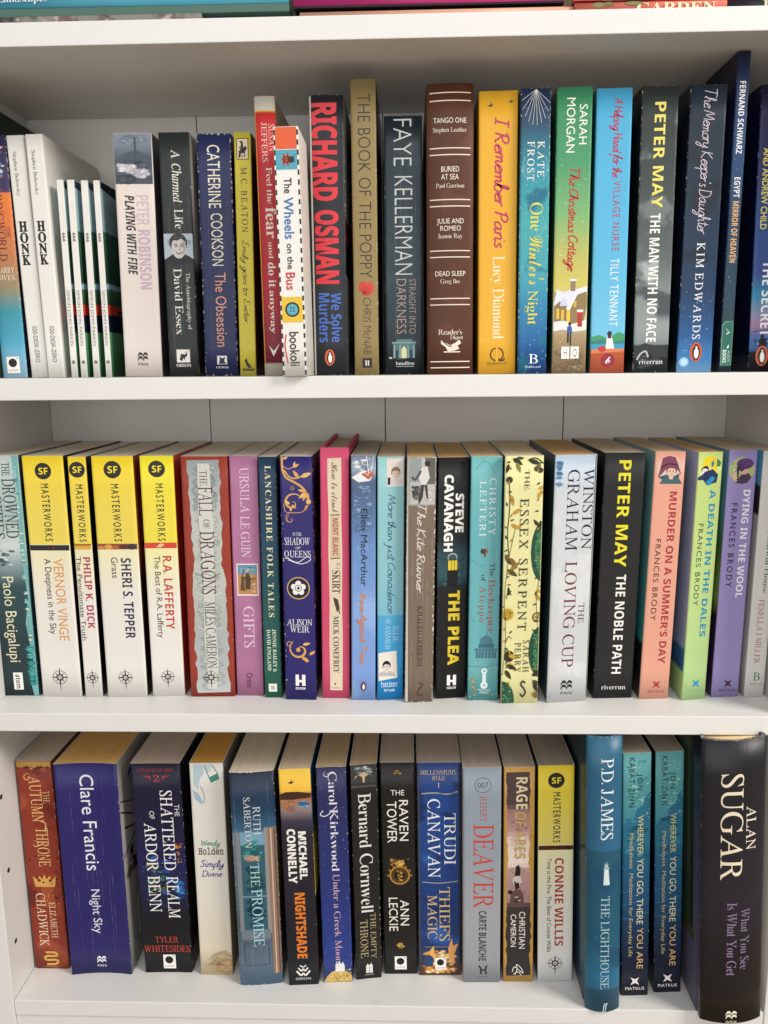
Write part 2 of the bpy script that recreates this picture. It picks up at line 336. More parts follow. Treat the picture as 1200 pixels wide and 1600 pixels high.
def draw(ink, sh, W, H):
    """one shape of a cover's print; u runs 0..1 across, v 0..1 down"""
    X = lambda u: (u-.5)*W
    Z = lambda v: H*(1-v)
    t = sh[0]
    if t == 't': ink.text(sh[1], sh[2], X(sh[3]), X(sh[4]), Z(sh[5]), Z(sh[6]), sh[7], sh[8] if len(sh) > 8 else 'd')
    elif t == 'r': ink.rect(X(sh[1]), X(sh[3]), Z(sh[4]), Z(sh[2]), sh[5])
    elif t == 'fr':                                                     # open frame
        ink.line([(X(sh[1]), Z(sh[2])), (X(sh[3]), Z(sh[2])), (X(sh[3]), Z(sh[4])), (X(sh[1]), Z(sh[4])), (X(sh[1]), Z(sh[2]))], sh[6]*W, sh[5], False)
    elif t == 'o': ink.ell(X(sh[1]), Z(sh[2]), sh[3]*W, (sh[5] if len(sh) > 5 else sh[3])*W, sh[4])
    elif t == 'g': ink.ring(X(sh[1]), Z(sh[2]), sh[3]*W, sh[4]*W, sh[5])
    elif t == 'p': ink.poly([(X(a), Z(b)) for a, b in sh[1]], sh[2])
    elif t == 'l': ink.line([(X(a), Z(b)) for a, b in sh[1]], sh[2]*W, sh[3])
    elif t == 'k': ink.line([(X(a), Z(b)) for a, b in sh[1]], sh[2]*W, sh[3], False)
    elif t == 'b':                                                      # a painterly patch: many small uneven dabs
        _, u0, v0, u1, v1, n, cols, size, seed = sh; rd = random.Random(seed)
        for i in range(n):
            s = size*W*rd.uniform(.5, 1.3); cx = rd.uniform(X(u0)+s, X(u1)-s) if X(u1)-X(u0) > 2*s else X((u0+u1)/2); cz = rd.uniform(Z(v1)+s*.7, Z(v0)-s*.7)
            a0 = rd.uniform(0, 6); e = rd.uniform(.4, 1)
            ink.dab([(cx + s*rd.uniform(.55, 1)*math.cos(a0+j*math.tau/7), cz + e*.7*s*rd.uniform(.55, 1)*math.sin(a0+j*math.tau/7)) for j in range(7)], cx, cz, rd.choice(cols))
    elif t == 'rag':                                                    # a panel with torn edges
        _, u0, v0, u1, v1, amp, col, seed = sh; rd = random.Random(seed); j = lambda s: rd.uniform(-1, 1)*amp*W*s
        n = 46; L = []; off = 0
        for i in range(n+1): off = off*.75 + j(.5); L.append((off + j(.35), i/n))
        Rr = []; off = 0
        for i in range(n+1): off = off*.75 + j(.5); Rr.append((off + j(.35), i/n))
        pl = [(X(u0) + d, Z(v0 + (v1-v0)*q) + (j(.5) if q in (0, 1) else 0)) for d, q in L]; pr = [(X(u1) + d, Z(v0 + (v1-v0)*q) + (j(.5) if q in (0, 1) else 0)) for d, q in Rr]
        a, b = strip(pl, pr); ink.add(a, b, [grad(col, (i+.5)/n) for i in range(n)] if isinstance(col, list) else col)
    elif t == 'spk':                                                    # specks, stars, snow
        _, u0, v0, u1, v1, n, col, size, seed = sh; rd = random.Random(seed)
        for i in range(n):
            s = size*W*rd.uniform(.4, 1.2); ink.ell(X(rd.uniform(u0, u1)), Z(rd.uniform(v0, v1)), s, s, col, 6)
    else:
        u, v, r = sh[1:4]; x, z, r = X(u), Z(v), r*W; c = sh[4] if len(sh) > 4 else '#ffffff'; c2 = sh[5] if len(sh) > 5 else '#1c1c1c'
        E = lambda a, b, ra, rb, cc: ink.ell(x+a*r, z+b*r, ra*r, rb*r, cc)
        if t == 'penguin':
            E(0, 0, .62, 1, c); E(.02, -.05, .40, .72, c2); E(.0, .62, .17, .2, c2); E(.04, -.12, .23, .52, '#f2efe8'); E(.03, .5, .1, .1, '#f2efe8')
            ink.poly([(x+.12*r, z+.68*r), (x+.36*r, z+.58*r), (x+.12*r, z+.56*r)], c2); ink.rect(x-.25*r, x-.02*r, z-.84*r, z-.74*r, c2); ink.rect(x+.08*r, x+.3*r, z-.84*r, z-.74*r, c2)
        elif t == 'orbit':
            ink.rect(x-r, x+r, z-1.25*r, z+1.25*r, '#efece6'); E(-.05, .3, .66, .66, '#171717'); E(.72, .98, .1, .1, '#171717'); ink.text('orbit', 'G', x-.75*r, x+.75*r, z-.62*r, z-1.02*r, '#a8412c', 'h')
        elif t == 'compass':
            ink.ring(x, z, .72*r, .05*r, c); ink.ring(x, z, .34*r, .05*r, c)
            for i in range(8):
                a = i*math.pi/4; L = (1.5 if i == 6 else 1.15 if i == 2 else 1) * r if i % 2 == 0 else .68*r
                p = lambda d, k: (x + d*math.cos(a+k), z + d*math.sin(a+k))
                ink.poly([p(L, 0), p(.22*r, .45), p(.1*r, math.pi), p(.22*r, -.45)], c)
            E(0, 0, .2, .2, c2 if len(sh) > 5 else '#e6e2da'); ink.text('G', 'D', x-.12*r, x+.12*r, z+.13*r, z-.13*r, c, 'h')
        elif t == 'waves':                                              # two stacked open books
            for j in (0, 1):
                for k in (-1, 0):
                    b = z + (.55-.62*j)*r; x0 = x + k*r*.85 + .02*r
                    top = smooth([(x0, b-.25*r), (x0+.25*r, b+.18*r), (x0+.55*r, b+.22*r), (x0+.8*r, b)], 4)
                    ink.add(*strip(top, [(p, q-.40*r) for p, q in top]), c)
            if len(sh) > 5 and sh[5]: ink.text(sh[5], 'N', x-.8*r, x+.8*r, z-.95*r, z-1.4*r, c, 'h')
        elif t == 'star4':
            pts = []
            for i in range(8):
                a = math.pi/4 + i*math.pi/4; d = (r*1.15 if i % 2 == 0 else r*.38); pts.append((x + d*math.cos(a), z + d*math.sin(a)))
            ink.add(pts + [(x, z)], [(i, (i+1) % 8, 8) for i in range(8)], c); ink.text('PIATKUS', 'N', x-1.75*r, x+1.75*r, z-1.25*r, z-1.85*r, sh[5], 'h')
        elif t == 'bigh':
            ink.rect(x-.8*r, x-.25*r, z-.9*r, z+r, c); ink.rect(x+.25*r, x+.8*r, z-.9*r, z+r, c); ink.rect(x-.25*r, x+.25*r, z-.3*r, z+.1*r, c)
            ink.text(sh[5], 'D', x-.8*r, x+.8*r, z-1.15*r, z-1.55*r, c, 'h')
        elif t == 'boxh':
            ink.rect(x-r, x+r, z-r, z+r, c); ink.text('H', 'B', x-.45*r, x+.45*r, z+.5*r, z-.5*r, c2, 'h')
        elif t == 'sf':
            E(0, 0, 1, 1, '#262320'); ink.text('SF', 'D', x-.55*r, x+.58*r, z+.4*r, z-.4*r, '#f0dc2e', 'h')
        elif t == 'bird':
            ink.poly([(x-r, z+.1*r), (x-.2*r, z+.05*r), (x+.15*r, z+.9*r), (x+.3*r, z+.1*r), (x+r, z+.5*r), (x+.3*r, z-.35*r), (x-.3*r, z-.35*r)], c)
        elif t == 'leaf':                                               # c colour, sh[5] angle
            a = sh[5]; ca, sa = math.cos(a), math.sin(a); L = smooth([(0, 0), (.4, .28), (1, .26), (1.6, 0)], 4)
            pts = [(p, q) for p, q in L] + [(p, -q) for p, q in L[::-1][1:-1]]
            ink.poly([(x + r*(p*ca - q*sa), z + r*(p*sa + q*ca)) for p, q in pts], c)
        elif t == 'curl':                                               # spiral tendril: c colour, sh[5] start angle, sh[6] hand
            a0, hd = sh[5], sh[6]; pts = [(x + r*(1-i/26)**1.2*math.cos(a0 + hd*i*.33), z + r*(1-i/26)**1.2*math.sin(a0 + hd*i*.33)) for i in range(24)]
            ink.line(pts, lambda q: r*(.05 + .16*math.sin(math.pi*min(1, q*1.3))), c, False)
        elif t == 'face':                                               # c skin, sh[5] hair colour, sh[6] clothes colour
            k = sh[6]
            ink.poly([(x-1.25*r, z-1.3*r), (x-.9*r, z-.75*r), (x-.3*r, z-.55*r), (x+.3*r, z-.55*r), (x+.9*r, z-.75*r), (x+1.25*r, z-1.3*r)], k)
            ink.rect(x-.2*r, x+.2*r, z-.8*r, z-.3*r, c); E(0, .22, .58, .70, sh[5]); E(0, .0, .46, .60, c)
            ink.poly([(x-.5*r, z+.2*r), (x-.35*r, z+.65*r), (x+.2*r, z+.72*r), (x+.5*r, z+.25*r), (x+.25*r, z+.36*r), (x-.2*r, z+.42*r)], sh[5])
            for d in (-.19, .19): E(d, .04, .08, .04, '#2c2624'); ink.line([(x+(d-.1)*r, z+.13*r), (x+(d+.1)*r, z+.14*r)], .04*r, sh[5], False)
            ink.line([(x+.02*r, z+.02*r), (x+.07*r, z-.18*r), (x, z-.2*r)], .03*r, '#8d6f62', False); ink.line([(x-.14*r, z-.34*r), (x, z-.37*r), (x+.15*r, z-.33*r)], .05*r, '#7a4a44', False)

def grad(stops, t):
    for (p, a), (q, b) in zip(stops, stops[1:]):
        if t <= q:
            k = max(0, (t-p)/(q-p)); return '#' + ''.join('%02x' % round(int(a[i:i+2], 16)*(1-k) + int(b[i:i+2], 16)*k) for i in (1, 3, 5))
    return stops[-1][1]
def strip(a, b):
    n = len(a); return list(a) + list(b), [(i, i+1, n+i+1, n+i) for i in range(n-1)]

YB = .1610                                                              # the bookcase's back panel
ROWZ = {'top': .85033, 'upper': .61468, 'middle': .35671, 'lower': .1}

def book(geo, row, label, spine, items, front='#333333', back=None, depth=.129, pages='#b3aa9c', hard=False, bulge=0.0, const=False,
         wob=0, blots=(), crease=0, wear=.3, rough=.4, front_items=(), back_items=(), rad=.0011, inset=None, lip=0.0):
    X, Y, W, H, lean, skew = geo
    D = min(depth, YB - Y - abs(skew)/2 - .0008)
    z = ROWZ[row] + W/2*abs(math.sin(math.radians(lean))) + .0001
    root = thing('hardback_book' if hard else 'paperback_book', label, 'book', 'books standing on the %s shelf' % row, (X, Y, z), (0, math.radians(lean), 0))
    t = .0026 if hard else .0005
    W2 = W/2
    def fy(x):                                                          # the spine's profile
        a = min(1, abs(x)/W2); y = skew*x/W - bulge*(1 - a*a)
        e = abs(x) - (W2 - rad)
        if e > 0: y += rad*(1 - math.sqrt(max(0, 1 - (e/rad)**2)))
        return y
    st = lambda s: [(0, s)] if isinstance(s, str) else s
    ms = printed('spine_print', st(spine), H, W, const, wob, blots, crease, wear, rough)
    mf = printed('cover_print', st(front), H, W, False, .01, (), 0, wear, rough, False)
    mb = mf if back is None else printed('cover_print', st(back), H, W, False, .01, (), 0, wear, rough, False)
    xs = [-W2 + W*i/18 for i in range(19)]
    xs = sorted(set([-W2, -W2 + rad*.12, -W2 + rad*.4] + [x for x in xs if abs(x) < W2 - rad*.5] + [W2 - rad*.4, W2 - rad*.12, W2]))
    ylft, yrgt = fy(-W2), fy(W2)
    dips = [.25, .5, .75, 1]
    def side(y0, s):                                                    # points from spine corner back to the fore edge
        if hard: return [(s*W2, y0 + .003), (s*(W2 - .0011), y0 + .0062), (s*W2, y0 + .0095)] + [(s*W2, y0 + (D - y0)*k) for k in dips]
        return [(s*W2, y0 + (D - y0)*k) for k in dips]
    out = side(ylft, -1)[::-1] + [(x, fy(x)) for x in xs] + side(yrgt, 1)
    inn = [(x*(W2-t)/W2, (y + t) if abs(x) < W2*.999 and y < D*.2 else y) for x, y in out]
    bm = bmesh.new(); nz = 8; n = len(out)
    lv = []
    for k in range(nz+1):
        zz = H*k/nz
        edge = lip if k == nz else 0
        lv.append([bm.verts.new((x, y + 0, zz)) for x, y in out])
    iv = [[bm.verts.new((x, y, zz)) for x, y in inn] for zz in (0, H)]
    ns0, ns1 = len(side(ylft, -1)), len(side(ylft, -1)) + len(xs) - 1
    for i in range(n-1):
        mi = 0 if ns0 <= i < ns1 else (2 if i < ns0 else 1)
        for k in range(nz):
            f = bm.faces.new((lv[k][i], lv[k][i+1], lv[k+1][i+1], lv[k+1][i])); f.material_index = mi; f.smooth = True
        f = bm.faces.new((iv[0][i+1], iv[0][i], iv[1][i], iv[1][i+1])); f.material_index = 3
        f = bm.faces.new((lv[nz][i], lv[nz][i+1], iv[1][i+1], iv[1][i])); f.material_index = 3
        f = bm.faces.new((lv[0][i+1], lv[0][i], iv[0][i], iv[0][i+1])); f.material_index = 3
    for i in (0, n-1):
        f = bm.faces.new([lv[k][i] for k in range(nz+1)] + [iv[1][i], iv[0][i]]); f.material_index = 3
    bmesh.ops.recalc_face_normals(bm, faces=bm.faces)
    me = bpy.data.meshes.new('cover'); bm.to_mesh(me); bm.free()
    link('cover', me, root, (ms, mf, mb, CARD if not hard else ms))
    # the block of leaves
    ins = inset if inset is not None else (.0035 if hard else .0004)
    px = W2 - t - .0002; m = 12
    bm = bmesh.new()
    fr = [(-px + 2*px*i/m, fy((-px + 2*px*i/m)) + t + .0003) for i in range(m+1)]
    Dp = D - (.004 if hard else .0012)
    bk = [(px - 2*px*i/m, Dp - (.0025 if hard else .0008)*(1 - ((px - 2*px*i/m)/px)**2)) for i in range(m+1)]
    ring = fr + bk
    a = [bm.verts.new((x, y, ins)) for x, y in ring]
    b = [bm.verts.new((x, y, H - ins + (.0004 if not hard else 0)*math.cos(x/px*1.5))) for x, y in ring]
    for i in range(len(ring)):
        j = (i+1) % len(ring); bm.faces.new((a[i], a[j], b[j], b[i]))
    for i in range(m):                                                  # top and bottom as strips from spine to fore edge
        bm.faces.new((b[i], b[i+1], b[2*m-i], b[2*m+1-i])); bm.faces.new((a[i+1], a[i], a[2*m+1-i], a[2*m-i]))
    bmesh.ops.recalc_face_normals(bm, faces=bm.faces)
    me = bpy.data.meshes.new('page_block'); bm.to_mesh(me); bm.free()
    link('page_block', me, root, (paper_of(pages),))
    # print on the spine and boards
    def surface(groups, place, w, cut=None, edge=.0002):
        lift = 0
        for part, shapes in groups:
            ink = Ink()
            for sh in shapes: draw(ink, sh, w, H)
            if not ink.f: continue
            ink.build(part, root, (lambda L: lambda x, z, k: place(x, z, L + k*STEP))(lift), cut, None, (-w/2 + edge, w/2 - edge, .0003, H - .0003)); lift += (ink.k + 2)*STEP
    STEP = .0000016
    cut = [-W2 + rad, W2 - rad, -W2 + rad*.5, W2 - rad*.5] + ([W*(i/14 - .5) for i in range(1, 14)] if abs(bulge) > .0003 else [])
    kn = sorted([-W2] + cut + [W2])
    def flat(x):                                                        # the spine as the flat facets the print is cut to
        for a, b in zip(kn, kn[1:]):
            if x <= b: return fy(a) + (fy(b) - fy(a))*(x - a)/(b - a)
        return fy(W2)
    surface(items, lambda x, z, k: (x, flat(x) - .00007 - k, z), W, cut, rad*.22)
    surface(front_items, lambda x, z, k: (W2 + .0001 + k, yrgt + .001 + (x/D + .5)*(D - yrgt - .0015), z), D)
    surface(back_items, lambda x, z, k: (-W2 - .0001 - k, D - .001 - (x/D + .5)*(D - ylft - .0015), z), D)
    return root

# ================================================================ THE BOOKCASE
XR = .6215
case = thing('bookcase', 'white melamine bookcase packed with upright paperbacks', 'bookcase')
WHITE = melamine('white_melamine', '#e0deda', .10); INNER = melamine('white_backing', '#dbd9d3', .03)
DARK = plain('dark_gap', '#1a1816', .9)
for z0, z1 in ((.83525, .85033), (.59897, .61468), (.34162, .35671), (.08563, .1)):
    link('shelf_board', box_mesh('shelf_board', .0003, XR - .0003, 0, YB - .0003, z0, z1, .0007), case, (WHITE,))
for x0, x1 in ((-.018, 0), (XR, XR + .018)):
    s = link('side_panel', box_mesh('side_panel', x0, x1, -.0006, YB + .006, -.05, 1.2, .0008), case, (WHITE,))
    if x0 < 0:
        for z in (.2785, .2125, .1465, .4425, .5085, .5745, .6745, .7405, .8065):
            bm = bmesh.new(); bmesh.ops.create_circle(bm, cap_ends=True, radius=.0021, segments=20)
            for v in bm.verts: v.co = Vector((.0002, .0122 + v.co.x, z + v.co.y))
            me = bpy.data.meshes.new('peg_hole'); bm.to_mesh(me); bm.free(); link('peg_hole', me, s, (DARK,))
seams = [0, .1497, .3117, .4744, XR]
for a, b in zip(seams, seams[1:]):
    link('back_panel', box_mesh('back_panel', a + .0004, b - .0004, YB, YB + .003, -.05, 1.2, .0003), case, (INNER,))
link('dark_seam_sheet', box_mesh('dark_seam_sheet', 0, XR, YB + .0035, YB + .006, -.05, 1.2, 0), case, (DARK,))  # dark sheet added behind the panels so the seam gaps read dark
link('plinth', box_mesh('plinth', .0003, XR - .0003, .0015, .017, -.05, .0848, .0005), case, (WHITE,))
bm = bmesh.new(); bmesh.ops.create_grid(bm, x_segments=1, y_segments=1, size=3)
for v in bm.verts: v.co.z = -.05
me = bpy.data.meshes.new('floor'); bm.to_mesh(me); bm.free()
fl = link('floor', me, None, (plain('wooden_floor', '#94806a', .6, .1, 30),)); fl['kind'] = 'structure'

# a tall dark green hardback outside the left of the picture: only the top of its board shows
book((.0078, .034, .0140, .2048, 0, 0), 'upper', 'dark green hardback board peeping over the orange paperback at the left edge', '#1d3a2c', [], front='#1d3026', hard=True, depth=.124, bulge=.001, wear=.1)

# ================================================================ BOOKS LYING ON THE TOP SHELF (only their lowest parts are in view)
def lying(label, x0, x1, y, z0, th, depth, cover, items, spine_front=True, board=.0026, page='#b8ad9a', kind='hardback_book', under=None):
    root = thing(kind, label, 'book', 'books lying flat on the top shelf', (0, 0, 0))
    mc = plain('cover_cloth', cover, .42, .05, 90); mu = plain('board_cloth', under, .5, .05, 90) if under else mc
    link('lower_board', box_mesh('lower_board', x0, x1, y, y + depth, z0, z0 + board, .0005), root, (mu,))
    link('upper_board', box_mesh('upper_board', x0, x1, y, y + depth, z0 + th - board, z0 + th, .0005), root, (mc,))
    link('page_block', box_mesh('page_block', x0 + .003, x1 - .003, y + .004, y + depth - .004, z0 + board + .0001, z0 + th - board - .0001, 0), root, (paper_of(page),))
    bm = bmesh.new(); n = 10; pr = []
    for i in range(n+1):
        a = math.pi*i/n; pr.append((y - .0018*math.sin(a), z0 + (board if under else 0) + (th - (board if under else 0))*(1 - math.cos(a))/2))
    pr2 = [(y + .0022, zz) for _, zz in pr]
    L = [[bm.verts.new((x, p, q)) for p, q in pr] for x in (x0, x1)]; M = [[bm.verts.new((x, p, q)) for p, q in pr2] for x in (x0, x1)]
    for i in range(n):
        bm.faces.new((L[0][i], L[1][i], L[1][i+1], L[0][i+1])).smooth = True
        bm.faces.new((M[1][i], M[0][i], M[0][i+1], M[1][i+1]))
        for s in (0, 1): bm.faces.new((L[s][i], L[s][i+1], M[s][i+1], M[s][i]))
    bmesh.ops.recalc_face_normals(bm, faces=bm.faces)
    me = bpy.data.meshes.new('spine'); bm.to_mesh(me); bm.free(); link('spine', me, root, (mc,))
    for part, shapes in items:
        ink = Ink()
        for sh in shapes:
            if sh[0] == 'text': ink.text(*sh[1:])
            elif sh[0] == 'rect': ink.rect(*sh[1:])
            elif sh[0] == 'poly': ink.poly(*sh[1:])
            elif sh[0] == 'ell': ink.ell(*sh[1:])
        ink.build(part, root, lambda x, zz, k: (x, y - .0023 - k*.00002, zz))
    return root
ZT = .85036
M1 = thing('magazine', 'thin magazine with a grey photo strip under the teal book', 'magazine', None)
link('leaves', box_mesh('leaves', -.03, .1955, .0035, .20, ZT, ZT + .0046, .0004), M1, (printed('magazine_print', [(0, '#7f7a74'), (1, '#8d8880')], .9, .2, blots=[('#3a3634', 40, .52, -1, 2), ('#b4a49c', 60, .56, -1, 2), ('#6a5450', 90, .56, -1, 2)], face=False),))
lying('teal blue book with white lettering and green lower board lying flat above the magazine', -.03, .2545, .0045, ZT + .0048, .034, .19, '#3f8fa6',
 [('title', [('text', 'in Landscapes', 'S', .05, .0920, ZT + .0182, ZT + .0132, '#e8ecec', 'h')]), ('publisher_name', [('text', 'Batsford', 'B', .206, .233, ZT + .0180, ZT + .0142, '#1c3a48', 'h'), ('rect', .2385, .247, ZT + .0135, ZT + .02, '#2c6a80')])], board=.0052, under='#4a6a60')
lying('thin peach paperback under the magenta book', .2615, .443, .006, ZT, .0042, .16, '#cf9a80', [], board=.0006, kind='paperback_book', page='#c8a48a')
gold = []
for gx, gz in ((.306, .0175), (.321, .0165), (.3245, .0185), (.3095, .0195)):
    gold.append(('poly', [(gx - .002, ZT + gz + .001), (gx, ZT + gz - .002), (gx + .002, ZT + gz), (gx + .001, ZT + gz + .003)], '#d8b45a'))
lying('magenta hardback with gold marks and turquoise patch lying on the topmost shelf', .2575, .4372, .0045, ZT + .0062, .032, .18, '#b02a6c',
 [('cover_picture', gold + [('rect', .3535, .377, ZT + .0145, ZT + .03, '#3a8fb4'), ('ell', .368, ZT + .019, .007, .0045, '#5a6aa4'), ('ell', .371, ZT + .018, .003, .002, '#8a7ab4')])], board=.0012, under='#1c1420')
lying('salmon pink book with cream lettering under the red and beige book', .4435, .5425, .004, ZT, .0052, .17, '#d06a58',
 [('title', [('text', 'GARDEN', 'B', .484, .535, ZT + .0037, ZT - .0022, '#ead9b4', 'h')]), ('cover_picture', [('ell', .459, ZT + .0030, .004, .0016, '#7a7a4a'), ('ell', .4655, ZT + .0036, .003, .0012, '#6a6a3c'), ('ell', .482, ZT + .0036, .006, .0012, '#7a7a4a')])], board=.001, kind='paperback_book')
lying('red hardback with a beige stripe lying at the right of the top shelf', .4425, .60, .0045, ZT + .0054, .03, .18, '#9c262a',
 [('spine_band', [('rect', .4615, .4955, ZT + .0060, ZT + .0345, '#c9a878'), ('rect', .4425, .4615, ZT + .0060, ZT + .0345, '#c04a34')])], board=.0014)
lying('charcoal book with a cream letter lying at the right end of the top shelf', .5435, .618, .005, ZT, .0052, .17, '#23252c', [('title', [('text', 'D', 'B', .566, .573, ZT + .0040, ZT - .0016, '#dcd0b4', 'h')])], board=.001, kind='paperback_book')

# ================================================================ TOP ROW
book((0.025, 0.0485, 0.0194, 0.178, -0.44, 0.0), 'upper', 'orange to sky blue paperback with dark red title, leftmost orange spine of the top row',
 [(.000,'#2b2c4e'),(.223,'#3f3358'),(.231,'#df7c37'),(.327,'#d9753a'),(.500,'#b77a4e'),(.620,'#93896a'),(.713,'#3f90a0'),(.846,'#4da0bd'),(1.000,'#9cc4dd')],
 [('spine_picture',[('b',.05,.011,.95,.223,40,['#b8452e','#6b86a8','#1f4a4e','#d8703e','#c9d2d8','#7d4468'],.16,1)]),
  ('title',[('t','RINGWORLD','S',.36,.67,.234,.505,'#5b2436'),('t','THE','S',.71,.86,.364,.410,'#6b3038')]),
  ('author_name',[('t','LARRY','S',.2,.88,.532,.556,'#efe6d4','h'),('t','NIVEN','S',.2,.89,.564,.585,'#efe6d4','h')]),
  ('publisher_logo',[('orbit',.48,.944,.26)])], front='#15142a', depth=.11, wear=.5)
book((0.0444, 0.0494, 0.0133, 0.178, -1.29, 0.0), 'upper', 'slim white paperback with stacked black slab letters, left one of two alike', '#dedbd4',
 [('author_name',[('t','Stephen Belowsky','S',.3,.5,.064,.241,'#3c3a38')]),('title',[('t','HONK','Q',.2,.68,.345,.528,'#1e1c1b','s')]),
  ('imprint_name',[('t','020-DESK-ZERO','N',.36,.62,.780,.934,'#34322f')])], front='#dcd8d0', depth=.108, wear=.1, rough=.5)
book((0.0586, 0.0471, 0.0131, 0.178, -0.93, 0.0), 'upper', 'slim white paperback with stacked black slab letters and its white cover showing', '#e0ddd6',
 [('author_name',[('t','Stephen Belowsky','S',.3,.5,.063,.240,'#3c3a38')]),('title',[('t','HONK','Q',.2,.68,.346,.528,'#1e1c1b','s')]),
  ('imprint_name',[('t','020-DESK-ZERO','N',.36,.62,.781,.934,'#34322f')])], front='#dcd8d0', depth=.108, wear=.1, rough=.5)
for k, g in enumerate(((0.0727, 0.0478, 0.005, 0.146, -0.08, 0.0), (0.0801, 0.0483, 0.0052, 0.146, 0.08, 0.0), (0.0889, 0.0511, 0.0052, 0.146, 0.29, 0.0), (0.0983, 0.0517, 0.0047, 0.146, 0.13, 0.0))):
    book(g, 'upper', ['first of four thin white green-covered booklets, next to the two white paperbacks', 'second of four thin white green-covered booklets counting from the white paperbacks',
        'third of four thin white green-covered booklets counting from the white paperbacks', 'thin white booklet showing its green and orange cover, next to the pinkish spine'][k], '#e2ded7',
     [('title',[('t','666','K',.28,.72,.260,.305,'#23211f')]),('author_name',[('t','SIMON JOHN PARKIN','N',.25,.7,.549,.834,'#77736e')]),
      ('publisher_logo',[('t','*','K',.2,.8,.912,.945,'#1c1b1a','h')])],
     front=[(.000,'#a3bac0'),(.247,'#93b2b8'),(.253,'#3f6850'),(.510,'#2a4a3c'),(.519,'#9cc0cc'),(.539,'#9cc0cc'),(.542,'#4a7150'),(.620,'#2e4f3a'),(.625,'#c8402e'),(.672,'#b8382a'),(.675,'#101e30'),(.763,'#0e2036'),(.769,'#5f9a6c'),(.873,'#4c8656'),(1.000,'#2c5c3a')],
     front_items=[('cover_picture',[('p',[(0,.000),(.55,.000),(.95,.208),(.85,.208),(.45,.062),(0,.036)],'#16283c'),('p',[(.3,.253),(.36,.253),(.36,.516),(.3,.516)],'#1d3f33'),
        ('p',[(.62,.143),(.75,.110),(.9,.143),(.95,.451),(.8,.419),(.65,.289)],'#b0622c'),('o',.53,.198,.035,'#1a2430'),('p',[(.55,.253),(.68,.253),(.68,.516),(.55,.516)],'#193a30'),
        ('p',[(.2,.646),(.34,.646),(.34,.666),(.2,.666)],'#201818'),('p',[(.6,.646),(.75,.646),(.75,.666),(.6,.666)],'#201818'),
        ('p',[(.5,.769),(1,.769),(1,.971),(.6,.955),(.5,.906)],'#122842')])], depth=.105, wear=.05, pages='#cfcbc2', rad=.0004, rough=.45)
book((0.1267, 0.0493, 0.0293, 0.178, 0.63, 0.0), 'upper', 'creased pinkish white paperback with a grey sea spray picture at the top', '#dfd3cb',
 [('spine_picture',[('rag',.02,-.004,.985,.201,.004,[(0,'#8791a0'),(.25,'#7b8594'),(.4,'#5c6672'),(.55,'#4c5560'),(.72,'#59626e'),(.85,'#3f4853'),(1,'#474f5a')],3),('b',.03,-.001,.97,.062,16,['#98a2b0','#8590a0'],.26,3),('p',[(.02,.109),(.3,.078),(.6,.067),(.98,.093),(.98,.141),(.02,.141)],'#4a525e'),('r',.54,.017,.59,.109,'#3f4853'),('b',.02,.104,.98,.141,14,['#56606c','#454e59'],.2,5),('b',.03,.114,.62,.167,34,['#cfccd3','#bab8c2','#dedce0'],.13,4),('b',.4,.135,.97,.185,34,['#c6c3cb','#b4b2bd','#d8d5da'],.12,6),('b',.03,.172,.6,.198,12,['#3c444e','#4a525c'],.18,8)]),
  ('author_name',[('t','PETER','G',.54,.84,.246,.364,'#cbb0c0'),('t','ROBINSON','D',.54,.84,.385,.629,'#c6a9bc')]),
  ('title',[('t','PLAYING WITH FIRE','F',.24,.48,.246,.569,'#2a2626')]),
  ('publisher_logo',[('waves',.5,.916,.16,'#2a2828','PAN')])], front='#39343d', depth=.11, crease=.5, wear=.5)
